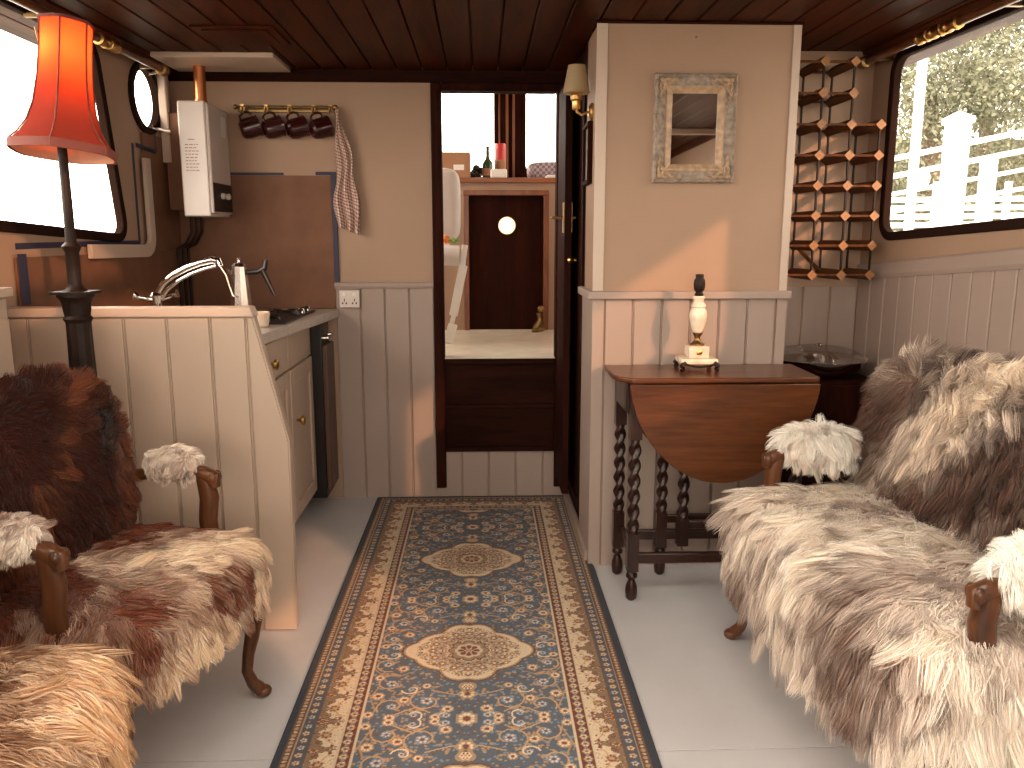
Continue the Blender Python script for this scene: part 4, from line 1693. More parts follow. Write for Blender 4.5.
mb.box(-1.15, 1.3, YB + .04, YB + .06, CZ, 2.3)
tag(mb.build('ceiling', M['white']), kind='structure')
for i, (xx, sg) in enumerate(((-1.1, -1), (.95, 1))):  # unseen side windows, added to brighten the aft cabin
    m = MB()
    offset_ring(m, rrect(YB + .1, AY + .4, 1.35, 2.24, .04), lambda a, b, d: (xx + sg * d, a, b), -.02, .02, -.01, .045)
    wn = m.build('window_%d' % (11 + i), M['dark'])
    tag(wn, kind='structure')
    m = MB()
    m.box(min(xx + sg * .02, xx + sg * .024), max(xx + sg * .02, xx + sg * .024), YB + .1, AY + .4, 1.35, 2.24)
    m.build('pane', M['glass'], wn, smooth=0)
# lower bulkhead with door hole, shelf above, windows beyond
fA = lambda a, z, d: (a, AY + d, z)
ddx0, ddx1 = -.075, .355
mb = MB()
mb.box(-1.1, ddx0 - .03, AY, AY + .03, AZ, 1.50)
mb.box(ddx1 + .03, .95, AY, AY + .03, AZ, 1.50)
mb.box(ddx0 - .03, ddx1 + .03, AY, AY + .03, 1.43, 1.50)
tag(mb.build('wall_aft_back', M['white']), kind='structure')
mb = MB()
for a, b, c, d in ((ddx0 - .03, ddx0, AZ, 1.43), (ddx1, ddx1 + .03, AZ, 1.43), (ddx0 - .03, ddx1 + .03, 1.43, 1.46)):
    mb.box(a, b, AY - .018, AY + .04, c, d)
tag(mb.build('trim_16', M['red_wood'], bevel=.003), kind='structure')
mb = MB()
holed(mb, [(ddx0, AZ), (ddx1, AZ), (ddx1, 1.43), (ddx0, 1.43)], [[(.144 + .043 * math.cos(a), 1.262 + .045 * math.sin(a)) for a in [2 * PI * k / 24 for k in range(24)]]], lambda a, b, d: (a, AY + .02 + d, b), .03)
aft = mb.build('door_4', M['dark'], smooth=20)
tag(aft, kind='structure')
m = MB()
m.lathe([(.043, 0), (.050, .0), (.050, .006), (.043, .006), (.043, 0)], (0, 0, 0), 24, xf=Matrix.Translation((.144, AY + .02, 1.262)) @ Matrix.Rotation(R(90), 4, 'X'), cap=False)
m.build('porthole_ring', M['brass'], aft)
mb = MB()
mb.box(-1.1, .95, AY - .03, AY + .42, 1.50, 1.528)
tag(mb.build('window_shelf', M['red_wood_x'], bevel=.004), 'red-brown wooden shelf under the aft cabin windows', 'shelf')
mb = MB()
w1 = rrect(-.60, .085, 1.555, 2.12, .03)
w2 = rrect(.265, .85, 1.60, 2.12, .03)
holed(mb, [(-1.1, 1.528), (.95, 1.528), (.95, 2.3), (-1.1, 2.3)], [w1, w2], lambda a, b, d: (a, AY + .42 + d, b), .04)
tag(mb.build('wall_aft_window', M['dark'], smooth=20), kind='structure')
mb = MB()
mb.box(.15, .165, AY + .405, AY + .42, 1.53, 2.3)
mb.box(.105, .115, AY + .41, AY + .42, 1.53, 2.3)
mb.box(.19, .205, AY + .41, AY + .42, 1.53, 2.3)
tag(mb.build('trim_17', M['red_wood'], bevel=.002), kind='structure')
for i, wl in enumerate((w1, w2)):
    m = MB()
    offset_ring(m, wl, lambda a, b, d: (a, AY + .42 + d, b), -.008, .010, -.01, .02)
    wn = m.build('window_%d' % (7 + i), M['dark'])
    tag(wn, kind='structure')
    g = MB()
    k = len(wl)
    g.add([(p[0], AY + .436, p[1]) for p in wl] + [(p[0], AY + .440, p[1]) for p in wl], [tuple(range(k)), tuple(reversed(range(k, 2 * k)))])
    g.build('pane', M['glass'], wn, smooth=0)
# things on the shelf
SZ_ = 1.528
m = MB()
t = thing('cardboard_box', (-.13, AY + .12, SZ_), 'brown cardboard box on the aft cabin shelf', 'box')
m.box(-.32, -.065, AY + .03, AY + .24, SZ_, SZ_ + .145)
m.build('carton', M['card'], t, bevel=.002)
m = MB()
m.box(-.16, -.10, AY + .0285, AY + .0299, SZ_ + .045, SZ_ + .075)
m.build('label', M['paper'], t)
t = thing('wine_bottle', (.035, AY + .12, SZ_), 'dark green bottle on the aft cabin shelf beside the red tin', 'bottle')
m = MB()
m.lathe([(0, 0), (.030, .001), (.032, .01), (.032, .075), (.028, .095), (.014, .115), (.011, .125), (.010, .175), (.012, .177), (.012, .185), (0, .186)], (.035, AY + .12, SZ_), 20)
m.build('glass', M['green_glass'], t)
m = MB()
m.lathe([(.0325, .02), (.0326, .021), (.0326, .06), (.0325, .061)], (.035, AY + .12, SZ_), 20)
m.build('label', M['card'], t)
t = thing('spray_tin', (.11, AY + .16, SZ_), 'tall red tin on the aft cabin shelf', 'tin')
m = MB()
m.lathe([(0, 0), (.032, 0), (.032, .20), (.028, .205)], (.11, AY + .16, SZ_), 20)
m.build('can', M['red'], t)
m = MB()
m.lathe([(.0325, .05), (.0328, .051), (.0328, .11), (.0325, .112)], (.11, AY + .16, SZ_), 20)
m.build('label', M['card'], t)
m = MB()
m.box(.05, .145, AY + .01, AY + .06, SZ_, SZ_ + .05)
tag(m.build('tissue_packet', M['paper'], bevel=.008, seg=3), 'small white packet on the shelf edge in front of the red tin', 'packet')
m = MB()
for k in range(7):
    m.ball((-.055 + .008 * k, AY + .14 + .02 * (k % 3), SZ_ + .02 + .015 * (k % 4)), (.022, .02, .02), 10, 6)
tag(m.build('black_bag', M['black']), 'crumpled black bundle on the shelf between the box and the bottle', 'bag')
# patterned cushion
def cushion(name, cx, cy, cz, hx, hy, hz, mt, lab, cat, e=.5):
    m = MB()
    seg, rings = 28, 14
    vs, fs = [], []
    sg = lambda v, p: math.copysign(abs(v) ** p, v)
    for i in range(rings + 1):
        ph = -PI / 2 + PI * i / rings
        for k in range(seg):
            a = 2 * PI * k / seg
            vs.append((cx + hx * sg(math.cos(ph), e) * sg(math.cos(a), e), cy + hy * sg(math.cos(ph), e) * sg(math.sin(a), e), cz + hz * sg(math.sin(ph), e)))
    for i in range(rings):
        for k in range(seg):
            fs.append((i * seg + k, i * seg + (k + 1) % seg, (i + 1) * seg + (k + 1) % seg, (i + 1) * seg + k))
    m.add(vs, fs)
    return tag(m.build(name, mt, smooth=60), lab, cat)
chk = bpy.data.materials.new('patterned_cloth')
chk.use_nodes = True
cn = chk.node_tree.nodes.new('ShaderNodeTexChecker')
cn.inputs['Scale'].default_value = 60
cn.inputs['Color1'].default_value = (.42, .34, .36, 1)
cn.inputs['Color2'].default_value = (.16, .12, .16, 1)
ct = chk.node_tree.nodes.new('ShaderNodeTexCoord')
chk.node_tree.links.new(ct.outputs['Object'], cn.inputs['Vector'])
chk.node_tree.links.new(cn.outputs['Color'], chk.node_tree.nodes['Principled BSDF'].inputs['Base Color'])
cushion('patterned_cushion', .44, AY + .25, SZ_ + .055, .17, .08, .055, chk, 'patterned pink-grey cushion lying on the shelf under the right-hand aft window', 'cushion')
m = MB()
m.box(.37, .50, AY + .01, AY + .10, SZ_, SZ_ + .018)
tag(m.build('folded_cloth', M['paper'], bevel=.006, seg=3), 'small pale folded cloth on the shelf in front of the patterned cushion', 'cloth')

# upholstered seat at left of the aft cabin
cushion('seat_back_cushion', -.282, 4.45, 1.362, .17, .10, .19, M['cushion_white'], 'upright white quilted cushion at the left of the aft cabin', 'cushion', .35)
t = thing('folding_seat', (-.26, 4.25, AZ), 'white folding seat with jointed legs at the left of the aft cabin', 'seat')
m = MB()
m.tube([(-.40, 4.20, 1.105), (-.115, 4.20, 1.105)], .052, 20)
m.build('seat_roll', M['cushion_white'], t, smooth=60)
m = MB()
m.box(-.015, .015, -.012, .012, -.10, .10, xf=Matrix.Translation((-.100, 4.18, 1.06)) @ Matrix.Rotation(R(8), 4, 'Y'))
m.box(-.022, .022, -.014, .014, -.13, .13, xf=Matrix.Translation((-.122, 4.18, .93)) @ Matrix.Rotation(R(12), 4, 'Y'))
m.box(-.012, .012, -.012, .012, -.05, .05, xf=Matrix.Translation((-.150, 4.18, .79)) @ Matrix.Rotation(R(14), 4, 'Y'))
m.box(-.024, .024, -.016, .016, -.05, .05, xf=Matrix.Translation((-.163, 4.18, .712)) @ Matrix.Rotation(R(14), 4, 'Y'))
m.build('leg', M['paper'], t, bevel=.006, seg=3)
m = MB()
m.box(-.52, -.17, 4.22, 4.56, 1.055, 1.165)
m.build('seat_base', M['cushion_white'], t, bevel=.02, seg=3)
m = MB()
m.ball((-.180, 4.21, 1.185), .022, 12, 8)
tag(m.build('orange_fruit', M['orange']), 'small orange fruit on the white seat in the aft cabin', 'fruit')
m = MB()
for k in range(8):
    a = k * .8
    m.tube([(-.145, 4.20, 1.165), (-.145 + .02 * math.cos(a), 4.20 + .01 * math.sin(a), 1.185), (-.145 + .045 * math.cos(a), 4.20 + .03 * math.sin(a), 1.172 + .005 * (k % 3))], [.008, .012, .003], 6, flat=.4)
tag(m.build('green_sprig', M['leaf']), 'small bunch of green leaves on the white seat in the aft cabin', 'leaves')
m = MB()
m.tube([(.305, 4.70, AZ + .012), (.32, 4.70, AZ + .03), (.335, 4.70, AZ + .07), (.325, 4.70, AZ + .11)], [.022, .026, .018, .02], 10)
m.ball((.335, 4.69, AZ + .13), (.022, .018, .02), 10, 8)
m.tube([(.28, 4.66, AZ + .010), (.31, 4.66, AZ + .014), (.35, 4.67, AZ + .02)], [.010, .014, .014], 10)
tag(m.build('door_stop_figure', M['old_brass']), 'small dark bronze figure on the pale aft cabin floor by the door', 'figure')

# ------------------------------------------------------------------ outside
mb = MB()
mb.box(-30, 30, -20, 40, -.6, -.5)
tag(mb.build('ground', M['ground']), kind='structure')
mb = MB()
mb.box(3.4, 8.4, 4.5, 9.6, .55, .75)
tag(mb.build('quay', M['outdoor_white'], bevel=.01), 'white quay deck outside the right window', 'quay')
QY = 8.0
def at(px, Y): return (px - 482) / 820.0 * Y * 1.0
def post(px, wpx, z1, Y, lab, cap=False, lamp=False):
    x = at(px, Y) * 1.02
    hw = wpx / 820.0 * Y / 2 * .66
    t = thing('dock_post', (x, Y, .75), lab, 'post')
    m = MB()
    m.box(x - hw, x + hw, Y - hw, Y + hw, .75, z1)
    m.build('shaft', M['outdoor_white'], t, bevel=.01)
    if cap:
        m = MB()
        m.box(x - hw * 1.18, x + hw * 1.18, Y - hw * 1.18, Y + hw * 1.18, z1, z1 + .06)
        m.add([(x - hw * 1.1, Y - hw * 1.1, z1 + .06), (x + hw * 1.1, Y - hw * 1.1, z1 + .06), (x + hw * 1.1, Y + hw * 1.1, z1 + .06), (x - hw * 1.1, Y + hw * 1.1, z1 + .06), (x, Y, z1 + .12)], [(0, 1, 4), (1, 2, 4), (2, 3, 4), (3, 0, 4), (3, 2, 1, 0)])
        m.build('cap', M['outdoor_white'], t)
    if lamp:
        m = MB()
        m.ball((x + hw + .03, Y - .05, 1.72), (.07, .05, .10), 12, 8)
        m.build('lantern', mat('aqua_glass', (.30, .48, .45), .3), t)
post(900, 11, 3.6, 7.6, 'tall slim white post outside, seen at the left of the right window', lamp=True)
post(940, 27, 2.26, 8.0, 'thick white capped post outside the right window', cap=True)
post(974, 18, 1.94, 8.1, 'shorter white post outside, to the right of the thick capped post')
t = thing('gangway_railing', (5.4, 8.3, .75), 'white railing of sloping bars outside the right window', 'railing')
m = MB()
def bar(p0, p1, r=.022):
    m.tube([p0, p1], r, 8)
for k in range(4):
    z = 1.98 - k * .17
    bar((3.6, 8.35, z - .12), (8.6, 8.35, z + .90 - k * .05), .026 if k < 2 else .02)
for k in range(9):
    z = 1.56 - k * .085
    bar((3.6, 8.45, z), (8.6, 8.45, z + .06), .027)
for x in (3.9, 4.65, 5.4, 6.2, 7.0, 7.8):
    m.tube([(x, 8.45, .75), (x, 8.45, 1.75)], .035, 8)
m.build('bars', M['outdoor_white'], t)


def tree(x, y, h, r, lab, seed, base):
    rg = np.random.RandomState(seed)
    t = thing('tree', (x, y, -.5), lab, 'tree', 'trees beyond the quay')
    m = MB()
    m.tube([(x, y, -.5), (x + .1, y, h * .3), (x, y + .1, h * .6)], [.22, .18, .10], 10)
    m.build('trunk', M['bark'], t)
    N = 26000
    # blobs
    nb = 44
    bc = np.stack([x + (rg.rand(nb) - .5) * 2 * r, y + (rg.rand(nb) - .5) * r, .6 + rg.rand(nb) * (h - 1.2)], 1)
    br = .5 + .6 * rg.rand(nb)
    k = rg.randint(0, nb, N)
    d = rg.randn(N, 3)
    d /= np.linalg.norm(d, axis=1)[:, None]
    c = bc[k] + d * (br[k] * (.55 + .45 * rg.rand(N)))[:, None]
    nrm = d + .8 * rg.randn(N, 3)
    nrm /= np.linalg.norm(nrm, axis=1)[:, None]
    a = np.cross(nrm, rg.randn(N, 3))
    a /= np.linalg.norm(a, axis=1)[:, None]
    b = np.cross(nrm, a)
    s = (.022 + .035 * rg.rand(N))[:, None]
    V = np.stack([c - a * s, c - b * s * .5, c + a * s, c + b * s * .5], 1).reshape(-1, 3) - np.array([x, y, -.5])
    me = bpy.data.meshes.new('foliage')
    me.vertices.add(4 * N)
    me.vertices.foreach_set('co', V.astype(np.float32).ravel())
    me.loops.add(4 * N)
    me.loops.foreach_set('vertex_index', np.arange(4 * N, dtype=np.int32))
    me.polygons.add(N)
    me.polygons.foreach_set('loop_start', (np.arange(N) * 4).astype(np.int32))
    at_ = me.color_attributes.new('dye', 'FLOAT_COLOR', 'POINT')
    col = np.array(base)[None] * (.6 + .9 * rg.rand(N, 1)) * np.array([[1, 1, 1]])
    c4 = np.ones((N, 4, 4), np.float32)
    c4[:, :, :3] = col[:, None, :]
    at_.data.foreach_set('color', c4.ravel())
    me.update(calc_edges=True)
    me.materials.append(M['foliage'])
    o = bpy.data.objects.new('foliage', me)
    COL.objects.link(o)
    o.parent = t


M['foliage'] = attr_mat('foliage', .6, .3)
tree(7.0, 13.0, 5.6, 1.35, 'bushy green tree beyond the quay, nearest the window frame', 1, (.17, .18, .125))
tree(9.9, 16.4, 7.2, 1.5, 'bushy green tree beyond the quay, behind the capped post', 2, (.18, .18, .125))
tree(11.3, 11.0, 6.2, 1.5, 'bushy green tree beyond the quay, at the right of the view', 3, (.16, .175, .115))
mb = MB()
mb.box(3, 24, 19.2, 19.5, -.5, 3.4)
tag(mb.build('hedge', mat('hedge_leaf', (.055, .065, .03), .9, var=.6, vscale=6, bump=1, bscale=20)), 'dark hedge behind the trees beyond the quay', 'hedge')

#FURNITURE
# ------------------------------------------------------------------ fleece
def srgb(*c): return np.array(lin(c))


def smooth_noise(seed, scale, n=7):
    rg = np.random.RandomState(seed)
    K = rg.randn(n, 3) * scale
    ph = rg.rand(n) * 2 * PI
    def f(p):
        return np.sin(p @ K.T + ph).sum(1) / math.sqrt(n / 2) * .5       # about -1..1
    return f


def body_mesh(hx, hy, hz, e1=.45, e2=.45, seg=64, rings=36, c=(0, 0, 0), warp=None):
    """superellipsoid surface: vertices, triangles"""
    sg = lambda v, p: np.sign(v) * np.abs(v) ** p
    ph = np.linspace(-PI / 2, PI / 2, rings + 1)[1:-1]
    a = np.linspace(0, 2 * PI, seg, endpoint=False)
    PH, A = np.meshgrid(ph, a, indexing='ij')
    V = np.stack([hx * sg(np.cos(PH), e1) * sg(np.cos(A), e2), hy * sg(np.cos(PH), e1) * sg(np.sin(A), e2), hz * sg(np.sin(PH), e1)], -1).reshape(-1, 3)
    V = np.vstack([V, [[0, 0, -hz], [0, 0, hz]]])
    F = []
    R_ = len(ph)
    for i in range(R_ - 1):
        for k in range(seg):
            k2 = (k + 1) % seg
            p, q, r_, s_ = i * seg + k, i * seg + k2, (i + 1) * seg + k2, (i + 1) * seg + k
            F += [(p, q, r_), (p, r_, s_)]
    for k in range(seg):
        F.append((R_ * seg, (k + 1) % seg, k))
        F.append((R_ * seg + 1, (R_ - 1) * seg + k, (R_ - 1) * seg + (k + 1) % seg))
    V = V + np.array(c)
    if warp:
        V = warp(V)
    return V, np.array(F)


def fleece(name, parent, V, F, n, length, comb, color, seed, clumps=600, width=.0021, lift=.5, grav=.35, clump=.68, wave=.018, keep=None, K=6):
    """a hide with wool strands grown on it, all one mesh"""
    rg = np.random.RandomState(seed)
    t = V[F]
    cr = np.cross(t[:, 1] - t[:, 0], t[:, 2] - t[:, 0])
    ar = np.linalg.norm(cr, axis=1) + 1e-12
    fn = cr / ar[:, None]
    vn = np.zeros_like(V)
    for j in range(3):
        np.add.at(vn, F[:, j], cr)
    vn /= np.linalg.norm(vn, axis=1)[:, None] + 1e-12
    def sample(m):
        f = rg.choice(len(F), m, p=ar / ar.sum())
        a, b = rg.rand(m), rg.rand(m)
        sw = a + b > 1
        a[sw], b[sw] = 1 - a[sw], 1 - b[sw]
        w_ = np.stack([1 - a - b, a, b], 1)
        P = (V[F[f]] * w_[:, :, None]).sum(1)
        N = (vn[F[f]] * w_[:, :, None]).sum(1)
        N /= np.linalg.norm(N, axis=1)[:, None]
        if keep is not None:
            ok = keep(P, N)
            P, N = P[ok], N[ok]
        return P, N
    def grow(P, N, rnd):
        m = len(P)
        D = comb(P, N)
        D = D - (D * N).sum(1)[:, None] * N
        D = D / (np.linalg.norm(D, axis=1)[:, None] + 1e-9)
        L = (length(P, N) if callable(length) else np.full(m, length)) * (1 + .3 * rnd[:, 0])
        d = N * (lift * (1 + .35 * rnd[:, 4]))[:, None] + D + .28 * rnd[:, 1:4]
        d /= np.linalg.norm(d, axis=1)[:, None]
        pts = [P.copy()]
        p = P.copy()
        side = np.cross(N, D)
        ph = rnd[:, 5] * 3
        for k in range(K):
            step = L / K
            d = d + np.array([0, 0, -grav / K * 2])
            dn = (d * N).sum(1)
            lim = .04 - .10 * k / K
            fix = np.minimum(0, dn - lim)
            d = d - fix[:, None] * N
            d += side * (np.cos(ph + k * 1.4) * wave / .05)[:, None]
            d /= np.linalg.norm(d, axis=1)[:, None]
            p = p + d * step[:, None]
            pts.append(p.copy())
        return np.stack(pts, 1)
    GP, GN = sample(clumps)
    G = grow(GP, GN, np.clip(rg.randn(len(GP), 6), -2, 2))
    P, N = sample(n)
    m = len(P)
    gi = np.zeros(m, int)
    for s0 in range(0, m, 4000):
        d2 = ((P[s0:s0 + 4000, None] - GP[None]) ** 2).sum(2)
        gi[s0:s0 + 4000] = d2.argmin(1)
    S = grow(P, N, np.clip(rg.randn(m, 6), -2, 2) * .55)
    tt = np.linspace(0, 1, K + 1)
    wgt = (clump * tt ** 1.2)[None, :, None]
    off = (P - GP[gi])[:, None, :] * (1 - .65 * tt)[None, :, None]
    S = S * (1 - wgt) + (G[gi] + off) * wgt
    # colours
    c0, c1 = color(GP, GN, rg)               # root, tip colours per lock
    c0s, c1s = color(P, N, rg)
    c0, c1 = c0[gi] * .7 + c0s * .3, c1[gi] * .7 + c1s * .3
    br = (1 + .16 * np.clip(rg.randn(m, 1), -2, 2))
    # ribbons
    T = np.gradient(S, axis=1)
    T /= np.linalg.norm(T, axis=2)[:, :, None] + 1e-9
    Wd = np.cross(T, (N + .7 * rg.randn(m, 3))[:, None, :])
    Wd /= np.linalg.norm(Wd, axis=2)[:, :, None] + 1e-9
    ww = (width * .5 * (1 - .85 * tt ** 2))[None, :, None] * (1 + .3 * rg.randn(m, 1, 1).clip(-1, 1))
    A, B = S - Wd * ww, S + Wd * ww
    SV = np.stack([A, B], 2).reshape(-1, 3)                       # strand, k, side
    base = (np.arange(m) * 2 * (K + 1))[:, None] + (np.arange(K) * 2)[None]
    Q = np.stack([base, base + 1, base + 3, base + 2], -1).reshape(-1, 4)
    C_ = (c0[:, None] * (1 - tt[None, :, None] ** 1.3) + c1[:, None] * tt[None, :, None] ** 1.3) * br[:, None]
    SC_ = np.repeat(C_[:, :, None], 2, axis=2).reshape(-1, 3)
    nb = len(V)
    hc, _ = color(V, vn, rg)
    allV = np.vstack([V, SV])
    allC = np.clip(np.vstack([hc, SC_]), 0, 1)
    me = bpy.data.meshes.new(name)
    me.vertices.add(len(allV))
    me.vertices.foreach_set('co', allV.astype(np.float32).ravel())
    nl = F.size + Q.size
    me.loops.add(nl)
    me.loops.foreach_set('vertex_index', np.concatenate([F.ravel(), (Q + nb).ravel()]).astype(np.int32))
    me.polygons.add(len(F) + len(Q))
    me.polygons.foreach_set('loop_start', np.concatenate([np.arange(len(F)) * 3, F.size + np.arange(len(Q)) * 4]).astype(np.int32))
    me.polygons.foreach_set('use_smooth', np.ones(len(F) + len(Q), bool))
    at_ = me.color_attributes.new('dye', 'FLOAT_COLOR', 'POINT')
    c4 = np.ones((len(allV), 4), np.float32)
    c4[:, :3] = allC
    at_.data.foreach_set('color', c4.ravel())
    me.update(calc_edges=True)
    me.materials.append(M['fur'])
    o = bpy.data.objects.new(name, me)
    COL.objects.link(o)
    o.parent = parent
    return o


def mixc(a, b, t):
    t = np.clip(t, 0, 1)[:, None]
    return a[None] * (1 - t) + b[None] * t


def patchy(seed, scale, light, dark, tip_l, tip_d, bias=0.0, sharp=2.5, zone=None, streak=.5):
    f = smooth_noise(seed, scale)
    def color(P, N, rg):
        v = f(P) * sharp * .5 + .5 + bias
        if zone is not None:
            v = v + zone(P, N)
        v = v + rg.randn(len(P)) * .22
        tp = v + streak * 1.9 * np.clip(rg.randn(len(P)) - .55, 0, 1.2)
        return mixc(light, dark, v), mixc(tip_l, tip_d, tp)
    return color


def lean(ang, pivot):
    def wf(V):
        V = V.copy()
        x, z = V[:, 0] - pivot[0], V[:, 2] - pivot[1]
        V[:, 0] = pivot[0] + x * math.cos(ang) + z * math.sin(ang)
        V[:, 2] = pivot[1] - x * math.sin(ang) + z * math.cos(ang)
        return V
    return wf


def cabriole(parent, x, y, sx, sy, ztop):
    m = MB()
    d = math.hypot(sx, sy)
    ux, uy = sx / d, sy / d
    path, rad = [], []
    for q, o_, r_ in ((0, .0, .026), (.12, .012, .030), (.28, .022, .025), (.45, .016, .019), (.62, .004, .0155), (.78, -.002, .0145), (.90, .010, .016), (.96, .024, .019), (1.0, .034, .014)):
        path.append((x + ux * o_, y + uy * o_, ztop * (1 - q) + .014 * q))
        rad.append(r_)
    m.tube(path, rad, 12)
    m.ball((x + ux * .036, y + uy * .036, .016), (.022, .022, .016), 12, 8)
    m.build('leg', M['walnut'], parent, local=True, smooth=60)


def seat_furniture(name, loc, rz, label, cat, hw, depth, cols, n, length, seed, back_top=.93, arm_z=.62, seat_c=.365, seat_h=.075, drape=0.0, group=None, arm_y=None, front_legs=2, arm_front=.10, lean_a=.20, clumpk=1.0, wid=.0021, bx=None, armr=.042):
    bx = -depth / 2 + .03 if bx is None else bx
    """an open-arm chair or settee in local space: faces +x, width along y"""
    t = thing(name, loc, label, cat, group, rz)
    hd = depth / 2
    ay = arm_y or hw - .01
    # frame
    m = MB()
    m.box(-hd + .01, hd - .03, -hw + .03, hw - .03, .28, .34)
    m.build('seat_frame', M['walnut'], t, bevel=.012, seg=3, local=True)
    for sx, sy in ((1, 1), (1, -1), (-1, 1), (-1, -1)):
        cabriole(t, sx * (hd - .075), sy * (hw - .05), sx, sy * .6, .31)
    # back frame: a bent rail behind the upholstery
    m = MB()
    pts = []
    for i in range(25):
        a = PI * i / 24
        yy = math.cos(a) * (hw - .03)
        zz = .40 + (back_top - .03 - .40) * (math.sin(a) ** .35)
        xx = bx - (zz - .40) * math.tan(lean_a) - .045
        pts.append((xx, yy, zz))
    m.tube([(bx - .03, hw - .05, .30)] + pts + [(bx - .03, -hw + .05, .30)], .016, 8)
    m.build('back_frame', M['walnut'], t, local=True, smooth=60)
    # arms
    for s in (1, -1):
        m = MB()
        y = s * ay
        m.tube([(bx - .06, y * .97, arm_z - .02), ((bx + arm_front) / 2 - .03, y, arm_z + .002), (arm_front - .06, y, arm_z + .004), (arm_front + .01, y, arm_z + .004), (arm_front + .035, y, arm_z - .006), (arm_front + .038, y, arm_z - .03)],
               [.016, .016, .017, .020, .021, .014], 12)
        m.tube([(arm_front + .010, y, arm_z - .005), (arm_front + .020, y, arm_z - .06), (arm_front + .012, y, arm_z - .12), (arm_front + .02, y * .99, arm_z - .19), (arm_front + .05, y * .975, arm_z - .26), (arm_front + .07, y * .96, .30)],
               [.019, .021, .020, .019, .021, .022], 12, flat=1.2)
        for k in (-1, 1):
            m.ball((arm_front + .038, y + k * .012, arm_z - .004), (.012, .010, .016), 10, 6)
        m.build('arm', M['walnut'], t, local=True, smooth=60)
        pl = (arm_front - .01) - (bx + .04)
        V, F = body_mesh(pl / 2, armr, armr * .75, .8, .8, 40, 22, c=(bx + .04 + pl / 2, y, arm_z + armr * .75))
        nq = smooth_noise(seed + 50, 20)
        fleece('arm_pad', t, V, F, int(n * .13), length * .62, lambda P, N, s=s, y=y: np.stack([.15 + .7 * nq(P), np.sign(P[:, 1] - y) * .8 + .5 * nq(P[:, [1, 2, 0]]), -.35 + 0 * P[:, 0]], 1), cols['arm'], seed + 3 + s, clumps=int(160 * clumpk), lift=.85, grav=.5, width=wid * .85)
    # seat
    def sw(V):
        V = V.copy()
        fr = np.clip((V[:, 0] - (hd - .14)) / .14, 0, 1)
        V[:, 2] -= drape * fr ** 1.5 * (V[:, 2] < seat_c)
        V[:, 2] += .018 * np.cos(V[:, 1] / hw * PI / 2) * (V[:, 2] > seat_c)
        V[:, 0] += .02 * np.cos(V[:, 1] / hw * PI / 2) * (V[:, 0] > 0)
        return V
    V, F = body_mesh(hd, hw - .01, seat_h, .45, .35, 96, 40, c=(0, 0, seat_c), warp=sw)
    nz = smooth_noise(seed + 20, 9)
    def comb(P, N):
        wv = nz(P)
        up = np.clip(N[:, 2], 0, 1)
        D = np.stack([cols['cx'] * up + N[:, 0] * .9, cols['cy'] * up + N[:, 1] * .9 + wv * cols['sw'], -1.5 * (1 - up)], 1)
        D[:, 0] += .3 * nz(P[:, [1, 2, 0]]) * cols['sw'] * up
        D[:, 1] += cols.get('hang', 0) * (1 - up)
        return D
    fleece('seat', t, V, F, n, length, comb, cols['seat'], seed, clumps=int(900 * clumpk * (hw / .3)), lift=.60, grav=.60, wave=.018, keep=lambda P, N: N[:, 2] > -.45, width=wid)
    # back
    zc, zh = (.45 + back_top) / 2, (back_top - .43) / 2
    def bw_(V):
        V = lean(lean_a * -1.0, (bx, .42))(V)
        return V
    V, F = body_mesh(.045, hw - (.055 if hw > .4 else .045), zh, .62, .8, 72, 44, c=(bx, 0, zc), warp=bw_)
    nb_ = smooth_noise(seed + 33, 8)
    def combb(P, N):
        return np.stack([0 * P[:, 0], nb_(P) * .9 + P[:, 1] / hw * .9, -.35 + (P[:, 2] - zc) / zh * .8 + .7 * nb_(P[:, [2, 0, 1]])], 1)
    fleece('backrest', t, V, F, int(n * .75), length * .85, combb, cols['back'], seed + 1, clumps=int(700 * clumpk * (hw / .3)), lift=.85, grav=.40, wave=.020, keep=lambda P, N: N[:, 0] > -.6, width=wid)
    return t


cream_w, dark_b, mid_b, red_b, gold_b = srgb(236, 214, 190), srgb(62, 32, 22), srgb(128, 78, 50), srgb(92, 40, 22), srgb(178, 116, 62)
ivory, umber, ash = srgb(248, 240, 228), srgb(72, 50, 44), srgb(150, 118, 100)

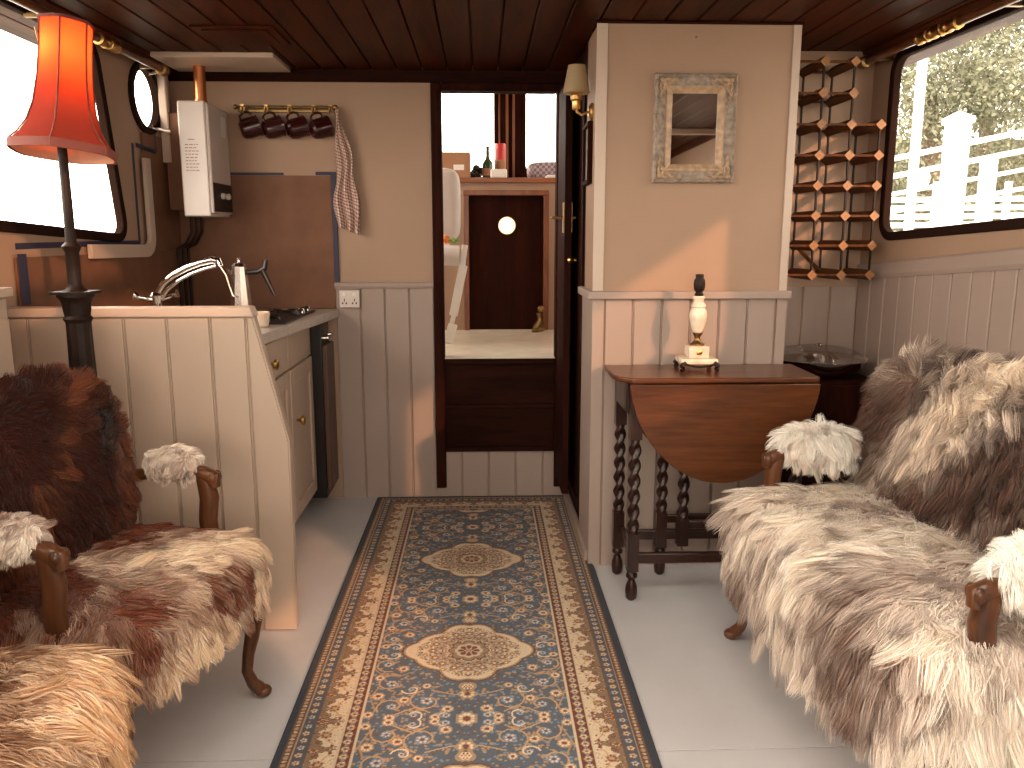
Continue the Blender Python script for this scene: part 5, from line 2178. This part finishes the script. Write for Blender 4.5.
colsA = dict(cx=1.0, cy=.2, sw=.9,
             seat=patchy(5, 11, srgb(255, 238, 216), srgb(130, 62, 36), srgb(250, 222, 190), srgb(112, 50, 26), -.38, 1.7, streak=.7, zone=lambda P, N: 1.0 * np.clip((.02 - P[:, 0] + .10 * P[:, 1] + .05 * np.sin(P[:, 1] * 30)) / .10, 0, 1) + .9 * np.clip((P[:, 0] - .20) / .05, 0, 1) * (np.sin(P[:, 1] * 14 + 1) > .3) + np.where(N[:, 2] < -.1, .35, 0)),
             back=patchy(7, 13, srgb(150, 92, 62), srgb(70, 32, 20), srgb(128, 68, 42), srgb(60, 26, 16), .22, 2.6),
             arm=patchy(9, 12, srgb(255, 246, 234), srgb(150, 90, 60), srgb(255, 240, 224), srgb(120, 66, 42), -.5, 1.6))
colsB = dict(cx=.7, cy=-.6, sw=.5,
             seat=patchy(15, 8, srgb(255, 232, 204), srgb(160, 98, 56), srgb(240, 196, 148), srgb(104, 58, 32), .42, 3.6),
             back=patchy(17, 8, srgb(150, 92, 56), srgb(62, 26, 16), srgb(130, 66, 36), srgb(56, 22, 12), .2, 1.8),
             arm=patchy(19, 12, ivory, srgb(150, 90, 60), srgb(244, 228, 210), srgb(120, 66, 42), -.4, 1.6))
colsS = dict(cx=.9, cy=.7, sw=.8, hang=.5,
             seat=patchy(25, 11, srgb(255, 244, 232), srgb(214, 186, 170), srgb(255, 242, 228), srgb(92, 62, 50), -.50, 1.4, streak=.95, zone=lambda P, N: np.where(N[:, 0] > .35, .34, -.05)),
             back=patchy(27, 13, srgb(255, 244, 230), srgb(140, 108, 92), srgb(252, 232, 212), srgb(62, 38, 30), -.02, 4.2, streak=.8),
             arm=patchy(29, 10, srgb(255, 252, 246), srgb(200, 175, 155), srgb(255, 250, 240), srgb(190, 160, 140), -.75, 1.2))

seat_furniture('armchair', (-.83, 1.80, 0), R(-13.6), 'carved open armchair covered in dark brown and cream sheepskin, nearest the half wall', 'armchair',
               .30, .46, colsA, 62000, .047, 40, back_top=.875, arm_z=.60, arm_y=.27, arm_front=.045, seat_h=.10, seat_c=.365, bx=-.13, lean_a=.16)
seat_furniture('armchair', (-.83, 1.10, 0), R(14), 'carved open armchair covered in golden tan sheepskin, nearest the camera at lower left', 'armchair',
               .29, .46, colsB, 62000, .058, 60, back_top=.875, arm_z=.60, arm_y=.27, arm_front=.0, seat_h=.11, seat_c=.385, bx=-.15, lean_a=.2)
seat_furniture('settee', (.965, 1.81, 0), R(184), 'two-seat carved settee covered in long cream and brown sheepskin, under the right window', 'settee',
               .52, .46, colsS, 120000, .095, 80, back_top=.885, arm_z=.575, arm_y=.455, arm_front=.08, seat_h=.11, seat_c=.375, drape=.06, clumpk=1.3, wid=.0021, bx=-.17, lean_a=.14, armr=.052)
